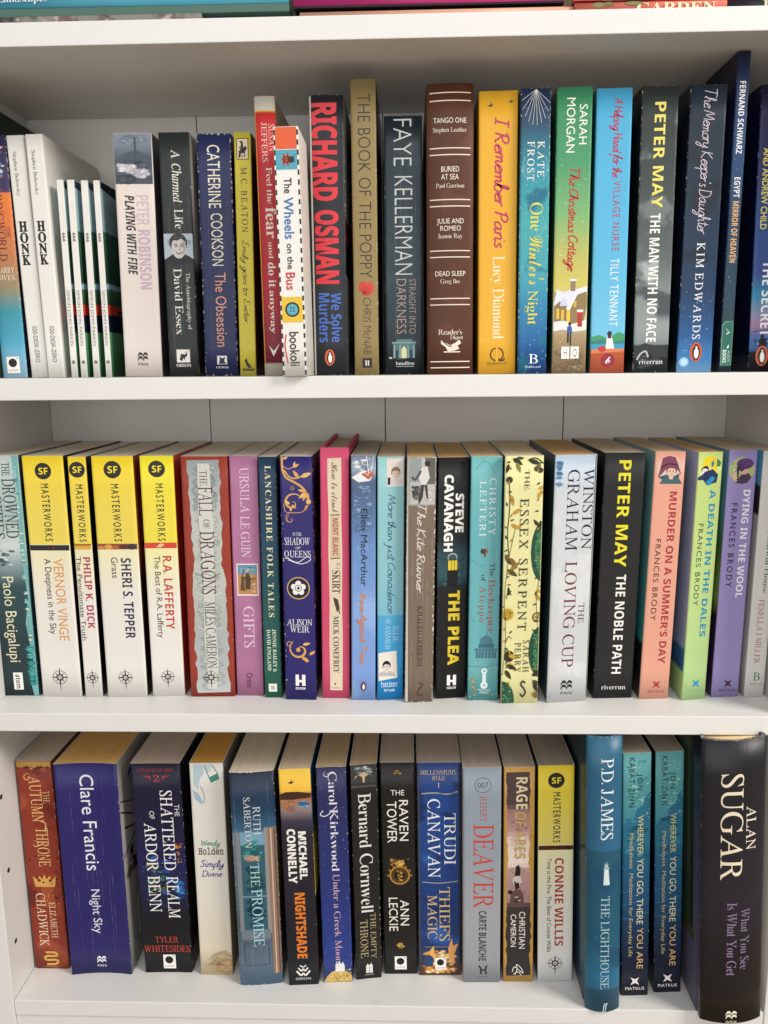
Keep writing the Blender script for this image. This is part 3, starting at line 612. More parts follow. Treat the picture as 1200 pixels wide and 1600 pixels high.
book((0.1588, 0.0488, 0.023, 0.178, 0.32, 0.0), 'upper', 'black paperback with a grey photograph of a smiling man in a dark jumper', '#2c302f',
 [('title',[('t','A','S',.40,.68,.068,.102,'#e6e3da'),('t','Charmed','I',.40,.68,.123,.277,'#e6e3da'),('t','Life','S',.42,.7,.304,.382,'#e6e3da')]),
  ('spine_picture',[('r',0,.403,1,.526,'#aebac2'),('b',0,.406,1,.466,16,['#c2ccd2','#b4c0c8','#9fadb8'],.3,3),('p',[(0,.526),(0,.510),(.14,.500),(.36,.482),(.64,.482),(.9,.500),(1,.510),(1,.526)],'#1b1e1f'),('p',[(.36,.463),(.66,.463),(.7,.490),(.52,.505),(.34,.490)],'#a9a49e'),('o',.5,.440,.30,'#34302e',.30),('o',.51,.458,.24,'#cbc6c0',.36),('p',[(.62,.427),(.74,.445),(.72,.474),(.58,.497),(.66,.469)],'#a49e98'),('p',[(.23,.453),(.26,.421),(.5,.406),(.76,.424),(.78,.455),(.72,.435),(.6,.424),(.45,.432),(.34,.429),(.28,.442)],'#34302e'),
   ('b',.25,.411,.75,.427,10,['#4a4542','#5c5652','#2c2826'],.08,5),('o',.42,.454,.045,'#3a3634',.022),('o',.61,.454,.045,'#3a3634',.022),('l',[(.35,.448),(.42,.445),(.47,.449)],.025,'#4a4440'),('l',[(.56,.449),(.62,.445),(.68,.448)],.025,'#4a4440'),('l',[(.52,.453),(.55,.469),(.49,.471)],.02,'#8d857e'),('l',[(.42,.479),(.51,.486),(.61,.478)],.032,'#6a605a'),('l',[(.36,.469),(.39,.479)],.014,'#9b938c')]),
  ('author_name',[('t','David Essex','S',.3,.56,.545,.822,'#e6e3da'),('t','The Autobiography of','S',.70,.84,.563,.801,'#d0cdc6')]),
  ('publisher_logo',[('r',.27,.885,.72,.940,'#e8e4dc'),('p',[(.36,.929),(.42,.903),(.55,.906),(.64,.895),(.62,.914),(.55,.919),(.56,.935),(.50,.921),(.45,.935)],'#25282a'),('spk',.5,.890,.68,.901,5,'#25282a',.015,2),('t','ORION','B',.25,.75,.946,.959,'#e8e4dc','h')])],
 front=[(.000,'#8d8a84'),(.492,'#9a958e'),(.558,'#2a2b2b'),(1.000,'#1e2121')], depth=.11, crease=.35, wear=.25)
book((0.1868, 0.0539, 0.0258, 0.178, 0.52, 0.0), 'upper', 'worn navy paperback with tall white name and orange pink title, edges rubbed white', '#293058',
 [('author_name',[('t','CATHERINE','N',.30,.66,.045,.297,'#e9e4cf'),('t','COOKSON','N',.34,.68,.318,.533,'#e9e4cf'),('k',[(.47,.050),(.50,.528)],.012,'#293058')]),('title',[('t','The Obsession','N',.40,.72,.562,.874,'#df9d86')]),
  ('publisher_logo',[('r',.38,.913,.68,.950,'#e8e5dd'),('p',[(.43,.948),(.46,.924),(.42,.916),(.55,.924),(.62,.916),(.6,.937),(.66,.948)],'#1c2140'),('t','CORGI','D',.34,.72,.959,.967,'#d6d4d0','h')])],
 front='#20264a', depth=.107, crease=.22, wear=1.0)
book((0.2081, 0.052, 0.0127, 0.178, 0.73, 0.0), 'upper', 'narrow olive yellow paperback with a small framed picture of a horse rider', '#cfc040',
 [('spine_picture',[('r',.14,.023,.86,.107,'#1e1a14'),('r',.19,.026,.81,.104,'#e6d6b0'),('p',[(.25,.099),(.3,.073),(.5,.063),(.68,.052),(.78,.063),(.66,.076),(.62,.097),(.55,.081),(.4,.084),(.34,.102)],'#1c1713'),('o',.46,.039,.08,'#1c1713'),('p',[(.36,.070),(.42,.044),(.54,.044),(.58,.068)],'#1c1713'),('b',.2,.026,.8,.104,14,['#7d2c1e','#b08a50','#2c2418'],.09,9)]),
  ('author_name',[('t','M.C. BEATON','T',.36,.72,.138,.399,'#5c2e18')]),('title',[('t','Emily goes to Exeter','H',.35,.7,.433,.778,'#2b2614')]),
  ('publisher_logo',[('p',[(.3,.935),(.42,.924),(.5,.940),(.75,.966),(.5,.966),(.4,.953)],'#1a1812'),('r',.18,.969,.9,.979,'#4a4420')])], front='#4a1a12', depth=.108, wear=.4)
book((0.2307, 0.0411, 0.0153, 0.199, -0.35, 0.0), 'upper', 'red hardback with cream end bands, partly behind the dashed white board book',
 [(.000,'#d3ccbc'),(.048,'#d3ccbc'),(.050,'#e0b93c'),(.056,'#c22c2c'),(.727,'#a82630'),(.932,'#6e1c30'),(.952,'#6e1c30'),(.954,'#bdb7a6'),(1.000,'#bdb7a6')],
 [('spine_band',[('r',0,.052,.07,.952,'#d5a843')]),('author_name',[('t','SUSAN','S',.66,.93,.096,.189,'#d9b9a8'),('t','JEFFERS','S',.32,.58,.089,.226,'#e2c4b4')]),
  ('title',[('t','Feel the','S',.48,.75,.244,.371,'#ead9cc'),('t','fear','B',.38,.88,.385,.494,'#ead9cc'),('t','and','S',.45,.68,.508,.567,'#ead9cc'),('t','do it','B',.4,.76,.581,.672,'#ead9cc'),('t','anyway','B',.42,.68,.683,.841,'#ead9cc')]),
  ('publisher_logo',[('p',[(.28,.886),(.5,.927),(.84,.877),(.52,.907)],'#e6ded4')])], front=[(.000,'#b8a88e'),(.123,'#7a3a28'),(1.000,'#6a2020')], depth=.118, hard=True, wear=.3, bulge=.0012)
book((0.2529, -0.006, 0.017, 0.1654, -0.65, 0.0), 'upper', 'white board book with black dashed borders, orange and blue squares and a ladybird', '#e4e1da',
 [('spine_picture',[('k',[(.035,.000),(.035,.997)],.07,'#e4e1da'),('k',[(.965,.000),(.965,.997)],.07,'#e4e1da')]+     [('r',0,.012+.0385*i,.075,.012+.0385*i+.021,'#1c1b1a') for i in range(26)]+[('r',.925,.012+.0385*i,1,.012+.0385*i+.021,'#1c1b1a') for i in range(26)]+
     [('r',.075,.000,.925,.086,'#d85a2c'),('r',.075,.089,.925,.165,'#4d9cb0'),('o',.5,.127,.2,'#c44a2a'),('o',.68,.127,.13,'#2a2624'),('k',[(.3,.127),(.66,.127)],.03,'#2a2624'),('o',.42,.119,.05,'#2a2624'),('o',.54,.116,.045,'#2a2624'),('o',.42,.134,.05,'#2a2624'),('o',.54,.137,.045,'#2a2624'),
      ('l',[(.76,.122),(.84,.109)],.03,'#2a2624'),('l',[(.76,.132),(.84,.139)],.03,'#2a2624'),('l',[(.4,.139),(.36,.149)],.03,'#2a2624'),('l',[(.55,.142),(.56,.152)],.03,'#2a2624'),('l',[(.4,.111),(.36,.104)],.03,'#2a2624'),('l',[(.55,.109),(.56,.101)],.03,'#2a2624'),
      ('r',.075,.671,.925,.775,'#dfb92f'),('o',.5,.723,.30,'#1c1b1a'),('o',.5,.723,.25,'#3b4a50'),('o',.5,.723,.22,'#57a9b8'),('o',.44,.716,.035,'#214048'),('o',.56,.716,.035,'#214048'),('o',.44,.729,.035,'#214048'),('o',.56,.729,.035,'#214048')]),
  ('title',[('t','The','K',.36,.66,.197,.258,'#262423'),('t','Wheels','K',.32,.70,.273,.438,'#3a6cae'),('t','on the','K',.38,.62,.456,.559,'#262423'),('t','Bus','K',.3,.66,.572,.643,'#bf3030')]),
  ('publisher_logo',[('t','bookoli','K',.34,.72,.815,.957,'#2a2624'),('l',[(.2,.825),(.14,.878),(.24,.947)],.05,'#c23a34')])],
 front='#d9d5cc', depth=.12, wear=.12, pages='#d8d4ca', rad=.0005, rough=.35)
book((0.2743, 0.0376, 0.0253, 0.198, 0.09, 0.0), 'upper', 'black hardback with huge red capitals and blue title above an orange penguin oval', '#22252b',
 [('spine_band',[('r',0,.002,.07,1.001,'#b9b4aa')]),('author_name',[('t','RICHARD','X',.10,.80,.027,.365,'#cf3038'),('t','OSMAN','X',.14,.80,.397,.661,'#cf3038')]),
  ('title',[('t','We Solve','D',.55,.84,.695,.876,'#4468b8'),('t','Murders','D',.18,.50,.695,.876,'#4468b8')]),('publisher_logo',[('penguin',.48,.933,.24,'#cf5a2e')])],
 front=[(.000,'#b9b3a6'),(.422,'#b4ad9f'),(.429,'#8e2a2c'),(.513,'#8e2a2c'),(.520,'#1c1d20'),(.627,'#1c1d20'),(.631,'#a9a296'),(1.001,'#8d8880')], back='#c6c1b6', depth=.122, hard=True, bulge=.0012, wear=.35)
book((0.3017, 0.0373, 0.0182, 0.208, -0.09, 0.0), 'upper', 'tall tan gold hardback with thin black title and a small red poppy', '#8d7a4e',
 [('title',[('t','THE BOOK OF THE POPPY','L',.27,.76,.047,.658,'#211d18')]),('author_name',[('t','CHRIS McNAB','L',.38,.7,.727,.927,'#2a241c')]),
  ('spine_picture',[('o',.42,.690,.22,'#c23a2c'),('o',.62,.695,.22,'#c8402e',.26),('o',.5,.703,.2,'#b5301f'),('o',.46,.708,.05,'#3a1410')]),('publisher_logo',[('boxh',.52,.957,.2,'#1f1c1a','#e8e0cf')])],
 front='#17161a', depth=.12, hard=True, bulge=.0008, wear=.4, wob=.01)
book((0.3299, 0.0435, 0.0276, 0.185, -0.03, 0.0), 'upper', 'dark slate paperback with thin pale capitals and a lit stone arch near the foot',
 [(.000,'#1a242b'),(.293,'#24323a'),(.539,'#2a3b42'),(.786,'#233239'),(.860,'#1a282f'),(1.000,'#14191d')],
 [('author_name',[('t','FAYE','L',.24,.72,.012,.185,'#bcc0bf'),('t','KELLERMAN','L',.26,.74,.224,.601,'#bcc0bf')]),('title',[('t','STRAIGHT INTO','L',.64,.82,.618,.835,'#a08c84'),('t','DARKNESS','L',.30,.56,.618,.835,'#a98f86')]),
  ('spine_picture',[('b',.1,.847,.9,.948,50,['#26404a','#2f4b54','#1d323a'],.14,12),('r',.2,.874,.8,.933,'#4a6a6e'),('r',.17,.867,.83,.874,'#6d8c8c'),('r',.3,.857,.7,.867,'#52706f'),('p',[(.43,.933),(.43,.897),(.5,.884),(.57,.897),(.57,.933)],'#c9c79a'),('p',[(.27,.933),(.27,.901),(.34,.901),(.34,.933)],'#1c2e34'),('p',[(.66,.933),(.66,.901),(.73,.901),(.73,.933)],'#1c2e34'),('r',.22,.879,.25,.933,'#86a09c'),('r',.38,.879,.405,.933,'#86a09c'),('r',.6,.879,.62,.933,'#86a09c'),('r',.76,.879,.79,.933,'#86a09c'),('b',.05,.924,.2,.941,6,['#c9c79a'],.05,3)]),
  ('publisher_logo',[('t','headline','N',.28,.78,.946,.961,'#d0d2d0','h'),('r',.28,.966,.78,.968,'#a8aaa8')])],
 front='#12171b', depth=.116, crease=.25, wear=.3, blots=[('#304148',30,.56,0,1)])
book((0.3646, 0.0374, 0.0342, 0.2035, -0.32, 0.0), 'upper', 'brown leatherlike hardback with pairs of cream lines and four level titles', '#53301f',
 [('spine_band',[('k',[(.07,a),(.93,a)],.022,'#e4d5c2') for a in (.031,.057,.213,.235,.386,.408,.561,.583,.728,.750,.954,.976)]),
  ('title',[('t','TANGO ONE','N',.15,.84,.113,.130,'#eadfce','h')]),('title',[('t','BURIED','N',.31,.69,.274,.292,'#eadfce','h'),('t','AT SEA','N',.31,.68,.300,.318,'#eadfce','h')]),('title',[('t','JULIE AND','N',.22,.79,.450,.467,'#eadfce','h'),('t','ROMEO','N',.29,.73,.475,.492,'#eadfce','h')]),('title',[('t','DEAD SLEEP','N',.18,.83,.632,.649,'#eadfce','h')]),
  ('author_name',[('t','Stephen Leather','S',.14,.85,.145,.160,'#dccdb8','h')]),('author_name',[('t','Paul Garrison','S',.2,.8,.331,.346,'#dccdb8','h')]),('author_name',[('t','Jeanne Ray','S',.24,.76,.502,.518,'#dccdb8','h')]),('author_name',[('t','Greg Iles','S',.29,.71,.660,.675,'#dccdb8','h')]),
  ('publisher_logo',[('t',"Reader's",'S',.24,.76,.838,.857,'#e4d5c2','h'),('t','Digest','S',.5,.78,.860,.873,'#e4d5c2','h'),('p',[(.3,.877),(.5,.895),(.62,.886),(.7,.875),(.74,.888),(.66,.897),(.7,.908),(.6,.914),(.45,.917),(.4,.901),(.3,.890)],'#e4d5c2'),('r',.36,.917,.72,.921,'#e4d5c2'),('l',[(.34,.882),(.5,.901)],.02,'#53301f'),('l',[(.4,.877),(.54,.901)],.02,'#53301f')])],
 front='#46281a', depth=.121, hard=True, bulge=.003, wear=.15, rough=.5, blots=[('#5e3826',55,.56,0,1)])
book((0.3997, 0.036, 0.0279, 0.198, -0.53, 0.0), 'upper', 'sunny yellow paperback with pink brush lettering and two small dark birds', '#e0a82e',
 [('title',[('t','I Remember Paris','H2',.42,.76,.089,.542,'#b83a56')]),('author_name',[('t','Lucy Diamond','S',.38,.68,.569,.870,'#efe3c4')]),
  ('bird_emblem',[('bird',.3,.048,.09,'#2c3440')]),('bird_emblem',[('bird',.82,.037,.08,'#2c3440')]),
  ('publisher_logo',[('g',.5,.928,.17,.035,'#2c2414'),('l',[(.5,.946),(.66,.951),(.7,.942)],.04,'#2c2414'),('r',.47,.895,.53,.960,'#dda032'),('t','QUERCUS','N',.22,.76,.957,.966,'#3a2e18','h')])],
 front='#c98f2c', back='#b07a1e', depth=.124, wear=.15)
book((0.4254, 0.0315, 0.0212, 0.198, -0.46, 0.0), 'upper', 'teal blue paperback with star bursts, yellow swirly title and white name',
 [(.000,'#252e4c'),(.116,'#2a4662'),(.273,'#2f8c9e'),(.452,'#41a2a6'),(.631,'#459fac'),(.743,'#2f84a8'),(.877,'#1f5f98'),(1.000,'#1c3f7c')],
 [('spine_picture',[('k',[(.5,.004),(.5+.45*math.sin(a)*1.1,.004+.10*abs(math.cos(a))+.02)],.012,'#d9dcd6') for a in (-1.4,-1.1,-.8,-.5,-.2,.1,.4,.7,1.0,1.3)]+[('k',[(.05,.277),(.05+.3*math.cos(a),.277+.05*math.sin(a))],.012,'#9fc6cc') for a in (-1.2,-.7,-.2,.3,.8)]+[('k',[(.95,.277),(.95-.28*math.cos(a),.277+.05*math.sin(a))],.012,'#9fc6cc') for a in (-1.2,-.7,-.2,.3,.8)]+[('k',[(.9,.474),(.9-.4*math.cos(a),.474+.05*math.sin(a))],.012,'#8fc3c8') for a in (-1.2,-.7,-.2,.3,.8)]+[('spk',.05,.027,.95,.989,60,'#cfe4e4',.012,4)]),
  ('author_name',[('t','KATE','T',.58,.8,.177,.300,'#e8e8e0'),('t','FROST','T',.24,.47,.177,.313,'#e8e8e0')]),
  ('title',[('t','One','S',.36,.78,.387,.485,'#d8d04c'),('t',"Winter's",'C',.34,.8,.503,.676,'#d8d04c'),('t','Night','S',.32,.66,.696,.821,'#d8d04c')]),
  ('publisher_logo',[('t','B','S',.38,.7,.928,.962,'#e6eaee','h'),('t','Boldwood','S',.25,.8,.970,.979,'#c8d2e0','h')])],
 front='#1c3a58', back='#16384a', depth=.128, wear=.6, crease=.3, blots=[('#1f6c86',40,.57,.3,1)])
book((0.4525, 0.0305, 0.025, 0.198, -0.48, 0.0), 'upper', 'green to gold paperback with a snowy cottage and a red postbox picture',
 [(.000,'#357f58'),(.254,'#4b9468'),(.433,'#7aae72'),(.567,'#b5b463'),(.679,'#cbbf62'),(.790,'#cfc59a'),(.868,'#a08a68'),(1.000,'#86714f')],
 [('author_name',[('t','SARAH','N',.64,.86,.058,.192,'#eaece0'),('t','MORGAN','N',.28,.52,.036,.219,'#eaece0')]),('title',[('t','The Christmas Cottage','H2',.4,.66,.270,.632,'#b23226')]),
  ('spine_picture',[('spk',.05,.232,.95,.679,26,'#dfe6d8',.014,8),('r',.04,.705,.86,.821,'#8a6f4a'),('p',[(0,.757),(.1,.694),(.3,.705),(.62,.690),(1,.741),(1,.759),(.7,.719),(.5,.759),(.2,.737)],'#d9dbe6'),('p',[(.42,.759),(.62,.699),(.95,.692),(1,.746),(.9,.812),(.55,.817)],'#8d7650'),('p',[(.38,.763),(.64,.696),(1,.683),(1,.701),(.7,.714),(.46,.777)],'#dfe0ea'),('r',.5,.663,.64,.701,'#8d7a66'),('r',.47,.658,.67,.665,'#e2e2ea'),('p',[(.2,.746),(.3,.723),(.4,.746),(.4,.754),(.2,.754)],'#c8cadc'),
     ('r',.1,.763,.18,.801,'#d8b83a'),('r',.24,.768,.32,.804,'#d8b83a'),('r',.4,.768,.5,.812,'#e0c040'),('r',.6,.737,.68,.759,'#c9a83a'),('p',[(0,.812),(.3,.806),(.6,.819),(1,.804),(1,.842),(.6,.848),(.3,.839),(0,.846)],'#e2e0dc'),
     ('r',.72,.781,.86,.830,'#b03228'),('r',.69,.777,.89,.783,'#c23a2e'),('r',.7,.768,.88,.777,'#e6e6ea'),('p',[(.42,.830),(.5,.824),(.56,.830),(.58,.853),(.42,.853)],'#3a5a9a'),('o',.5,.819,.05,'#3c2a22'),('r',.43,.853,.48,.888,'#1f1c22'),('r',.51,.853,.55,.897,'#1f1c22'),('k',[(.2,.893),(.42,.848)],.03,'#c09a5a'),('b',.02,.902,.98,.998,24,['#77634a','#93805e','#6d5a42'],.16,2)]),
  ('publisher_logo',[('r',.27,.902,.5,.946,'#efece6'),('r',.54,.902,.78,.946,'#efece6'),('t','H','N',.34,.44,.911,.938,'#6b5a48','h'),('t','Q','N',.6,.73,.911,.938,'#6b5a48','h')])],
 front='#2f5f40', back='#1f4a34', depth=.129, wear=.4)
book((0.4817, 0.0348, 0.0254, 0.198, -0.62, 0.0), 'upper', 'bright sky blue paperback with red script and a woman above an orange jetty',
 [(-.002,'#4ba6cf'),(.589,'#5cb2d8'),(.826,'#6fbad9'),(.904,'#6fbad9'),(.916,'#c4643e'),(1.001,'#b8583a')],
 [('title',[('t','A Helping Hand for the','H2',.5,.74,.031,.304,'#b0304a'),('t','VILLAGE NURSE','R',.54,.74,.313,.558,'#a83a56')]),('author_name',[('t','TILLY TENNANT','R',.52,.76,.585,.828,'#e6ecee')]),
  ('spine_picture',[('p',[(0,.868),(.25,.859),(.5,.873),(.8,.850),(1,.859),(1,.904),(0,.904)],'#3f9460'),('p',[(0,.884),(.35,.875),(.7,.886),(1,.877),(1,.904),(0,.904)],'#2f7a74'),('r',0,.893,1,.913,'#3a93b8'),('p',[(.44,.913),(.47,.873),(.5,.862),(.6,.862),(.64,.877),(.7,.913)],'#e8e4e0'),('o',.55,.855,.07,'#3a2436'),('r',.5,.855,.6,.873,'#3a2436'),('p',[(0,.918),(.1,.911),(1,.911),(1,.922),(0,.927)],'#d07a50'),('o',.34,.911,.12,'#b83a3e',.09)]+[('k',[(0,a),(1,a)],.012,'#9a4a30') for a in (.934,.947,.961,.974,.988)]),
  ('publisher_logo',[('o',.52,.954,.2,'#8e1f36'),('t','b','C',.44,.6,.940,.965,'#f0ece6','h')])], front='#2f7f94', back='#1c5a64', depth=.124, wear=.1)
book((0.5131, 0.032, 0.0256, 0.198, -0.65, 0.0), 'upper', 'dark stormy grey paperback with yellow capitals and a bold white title',
 [(-.001,'#2b302f'),(.281,'#3c4543'),(.438,'#4a5350'),(.595,'#5d6664'),(.729,'#838b8a'),(.841,'#8d9594'),(.897,'#7e8686'),(.901,'#2b302f'),(1.002,'#20262a')],
 [('author_name',[('t','PETER MAY','D',.36,.66,.053,.411,'#e2d46a')]),('title',[('t','THE MAN WITH NO FACE','D',.34,.62,.431,.888,'#eceae4')]),
  ('spine_picture',[('p',[(0,.908),(.3,.892),(.6,.901),(1,.908),(1,.944),(0,.944)],'#2a2f2e'),('b',.02,.908,.98,.998,26,['#3a4040','#30383a','#4a5150','#1f2528'],.18,7),('l',[(.1,.953),(.2,.931),(.35,.922),(.42,.944)],.05,'#a6aead')]),('publisher_logo',[('t','riverrun','S',.16,.84,.951,.969,'#d8d8d2','h')])],
 front='#0f1112', back='#101314', depth=.127, wear=.5, blots=[('#6d7674',34,.52,.1,.6),('#a3aaa9',40,.56,.5,.8),('#4a5254',40,.5,.55,.8)])
book((0.5449, 0.0313, 0.0255, 0.198, -0.18, 0.0), 'upper', 'deep blue paperback with thin white handwriting, glowing dots and an orange penguin oval',
 [(.001,'#1f2a36'),(.375,'#1f2e3e'),(.711,'#223a5a'),(.868,'#2a568a'),(.957,'#4b8ac2'),(1.002,'#7fb2dc')],
 [('title',[('t',"The Memory Keeper's Daughter",'H1',.38,.70,.015,.505,'#dccbd8')]),('author_name',[('t','KIM EDWARDS','T',.4,.62,.534,.879,'#dfe0e0')]),
  ('spine_picture',[('o',.2,.962,.14,'#86b4d8'),('o',.2,.962,.09,'#b4cfe6'),('spk',.05,.689,.95,.991,26,'#8fbfe6',.014,8)]),('publisher_logo',[('penguin',.53,.926,.28,'#c4553a')])],
 front='#0e1a3a', back='#131c2a', depth=.128, wear=.35, blots=[('#1c2732',40,.5,0,.6)])
book((0.5675, 0.0303, 0.0088, 0.219, -0.16, 0.0), 'upper', 'tall thin navy paperback standing above its neighbours with narrow white and gold capitals',
 [(.001,'#1f2740'),(.201,'#29406c'),(.362,'#28486e'),(.502,'#293e58'),(.742,'#2a4454'),(.883,'#34474f'),(1.001,'#27323c')],
 [('author_name',[('t','FERNAND SCHWARZ','D',.26,.72,.089,.306,'#e8e8ea')]),('title',[('t','EGYPT','D',.28,.76,.378,.440,'#e6e6e8'),('t','MIRROR OF HEAVEN','D',.28,.76,.452,.644,'#e0b27c')]),
  ('publisher_logo',[('p',[(.05,.845),(.3,.835),(.95,.831),(.95,.979),(.05,.979)],'#2c6a5c'),('k',[(.06,.845),(.3,.835),(.94,.832),(.94,.977),(.06,.977),(.06,.845)],.05,'#9cc4ae'),('t','A','S',.4,.7,.855,.879,'#d8e4dc'),('leaf',.55,.923,.22,'#e8ece6',1.2),('t','BOOKS','D',.2,.5,.927,.969,'#dfe8e0'),('t','ATLANTIC','N',.6,.8,.929,.967,'#bcd4c6')]),('spine_picture',[('spk',.05,.312,.95,.783,34,'#a8c4dc',.03,6)])],
 front='#141c3c', back='#161c34', depth=.129, wear=.12)
book((0.5982, 0.0334, 0.0247, 0.198, -1.37, 0.0), 'upper', 'navy paperback with violet dusk and lone standing man, right end of the top row',
 [(.002,'#15172c'),(.288,'#262a55'),(.490,'#274a80'),(.648,'#3a4a88'),(.727,'#2f86a8'),(.783,'#7f8aa8'),(.828,'#a07a9a'),(.873,'#4c6aa0'),(.918,'#3f68a0'),(.929,'#201d24'),(1.001,'#1c191c')],
 [('author_name',[('t','LEE','K',.52,.85,.063,.187,'#d8c24c'),('t','AND ANDREW CHILD','K',.14,.32,.211,.490,'#dcd070'),('t','CHILD','K',.52,.85,.220,.547,'#d8c24c')]),('title',[('t','THE SECRET','D',.28,.58,.601,.871,'#e8e8ec')]),
  ('spine_picture',[('k',[(0,.855),(1,.841)],.02,'#3a2c4c'),('b',.02,.873,.98,.918,30,['#3a5a94','#7f9cc4','#2c4478','#94aed0'],.12,4),('o',.36,.871,.05,'#16161a'),('p',[(.28,.918),(.26,.886),(.34,.877),(.44,.877),(.5,.891),(.46,.922)],'#16161a')]),
  ('publisher_logo',[('penguin',.37,.943,.30,'#c8603c')])],
 front='#141430', back='#0c1030', depth=.127, wear=.2)

# ================================================================ MIDDLE ROW
book((0.0138, 0.0341, 0.0298, 0.1985, -0.14, 0.0002), 'middle', 'misty white and teal paperback with dark lower half, left end of middle row',
 [(.000,'#b7c6c2'),(.235,'#9cb0b0'),(.368,'#c0c9c6'),(.448,'#7d9296'),(.528,'#2f4a50'),(.768,'#24373d'),(1.000,'#24373b')],
 [('spine_picture',[('p',[(.82,.000),(1,.000),(1,1.000),(.86,1.000),(.78,.928),(.92,.848),(.8,.688),(.93,.581),(.84,.368),(.92,.181)],'#6fa8a6'),('b',.8,.021,.99,.768,46,['#8fc4c0','#b4d4cc','#4f9694','#d5dcc8'],.08,3),('b',.74,.768,.98,.997,30,['#2f8f8e','#53aaa4','#1f6f74'],.12,4),('b',.02,.368,.75,.461,20,['#3f565c','#cdd5d2','#5d757a'],.14,5)]),
  ('title',[('t','THE','S',.55,.75,.027,.080,'#2e383a'),('t','DROWNED','S',.52,.86,.091,.331,'#2e3436'),('t','CITIES','S',.16,.46,.155,.336,'#3a3f3c')]),('author_name',[('t','Paolo Bacigalupi','N',.28,.58,.491,.853,'#d9d6b4')]),
  ('publisher_logo',[('r',.32,.899,.58,.973,'#ece9e2'),('t','atom','D',.38,.52,.907,.968,'#1e1e1e')])], front='#20444a', wear=.25, wob=.01)
SF = lambda yd, u, r, a, b: [('sf', u, yd, r)] + [('t', 'MASTERWORKS', 'W', a, b, .110, .342, '#2b2824')]
CP = lambda u, r: [('compass', u, .916, r, '#262322')]
book((0.0485, 0.0325, 0.0328, 0.1982, -0.11, -0.0008), 'middle', 'yellow and white paperback with orange lettering and a black band across, beside the teal spine', [(0,'#e6c92e'),(.233,'#e3cd57'),(.355,'#e3cd57')]+[(.356,'#e4ddb2'),(.578,'#e2ddd2'),(1,'#e0dcd6')],
 [('series_mark',SF(.060,.5,.20,.42,.6)),('spine_band',[('r',0,.358,1,.380,'#25222a'),('b',.4,.359,.7,.379,8,['#6a3428','#4a2c30'],.05,1)]),('author_name',[('t','VERNOR VINGE','N',.56,.8,.414,.757,'#d59245')]),('title',[('t','A Deepness in the Sky','N',.34,.5,.414,.730,'#2a2826')]),('publisher_logo',CP(.48,.24))],
 front='#141114', back='#251a18', wear=.12)
book((0.0749, 0.0321, 0.0142, 0.1974, 0.1, 0.0001), 'middle', 'narrowest yellow and white paperback with crimson lettering', [(0,'#e6c92e'),(.229,'#e3cd57'),(.352,'#e3cd57'),(.353,'#e4ddb2'),(.576,'#e2ddd2'),(1,'#e0dcd6')],
 [('series_mark',SF(.051,.5,.44,.36,.74)),('spine_band',[('r',0,.349,1,.373,'#d9a232'),('r',0,.352,1,.357,'#6a3020')]),('author_name',[('t','PHILIP K. DICK','D',.46,.86,.405,.704,'#a83352')]),('title',[('t','The Penultimate Truth','N',.08,.34,.403,.755,'#2a2826')]),('publisher_logo',CP(.5,.44))],
 front='#11131c', back='#3a2a22', wear=.1)
book((0.1026, 0.0323, 0.0326, 0.1977, 0.11, 0.0002), 'middle', 'yellow and white paperback with navy lettering and a brown and orange patterned band', [(0,'#e8cb28'),(.231,'#e4ce54'),(.354,'#e4ce54'),(.355,'#e6dfb0'),(.577,'#e3ded4'),(1,'#e0dcd6')],
 [('series_mark',SF(.053,.5,.21,.44,.62)),('spine_band',[('r',0,.351,1,.374,'#8a4424'),('o',.1,.367,.08,'#c8803a',.05),('o',.28,.364,.1,'#d8964a',.06),('o',.45,.367,.08,'#b06030',.05),('o',.65,.364,.1,'#5a2c2c',.06),('o',.85,.364,.12,'#3a2838',.07)]),('author_name',[('t','SHERI S. TEPPER','D',.56,.8,.410,.747,'#28264e')]),('title',[('t','Grass','N',.32,.48,.407,.492,'#2a2826')]),('publisher_logo',CP(.48,.22))],
 front=[(-.003,'#6a2412'),(.364,'#7a3014'),(.497,'#241212'),(1.000,'#1a1010')], back='#20161a', wear=.1, front_items=[('cover_picture',[('b',.02,.125,.3,.763,30,['#b0581e','#8a3a14','#3a1a10'],.06,3)])])
book((0.136, 0.0346, 0.0261, 0.1975, 0.29, 0.0012), 'middle', 'yellow and white paperback with red lettering and a red band', [(0,'#eadb2a'),(.233,'#e6d548'),(.356,'#e6d548'),(.357,'#e8e29a'),(.580,'#e4dfd2'),(1,'#e0dcd6')],
 [('series_mark',SF(.052,.5,.25,.44,.66)),('spine_band',[('r',0,.349,1,.372,'#cf4330'),('p',[(.36,.367),(.5,.352),(.62,.356),(.5,.369)],'#d8c090')]),('author_name',[('t','R.A. LAFFERTY','D',.54,.8,.404,.711,'#bc4630')]),('title',[('t','The Best of R.A. Lafferty','N',.28,.46,.404,.748,'#2a2826')]),('publisher_logo',CP(.5,.26))],
 front='#a82a20', back='#2a1614', wear=.1)
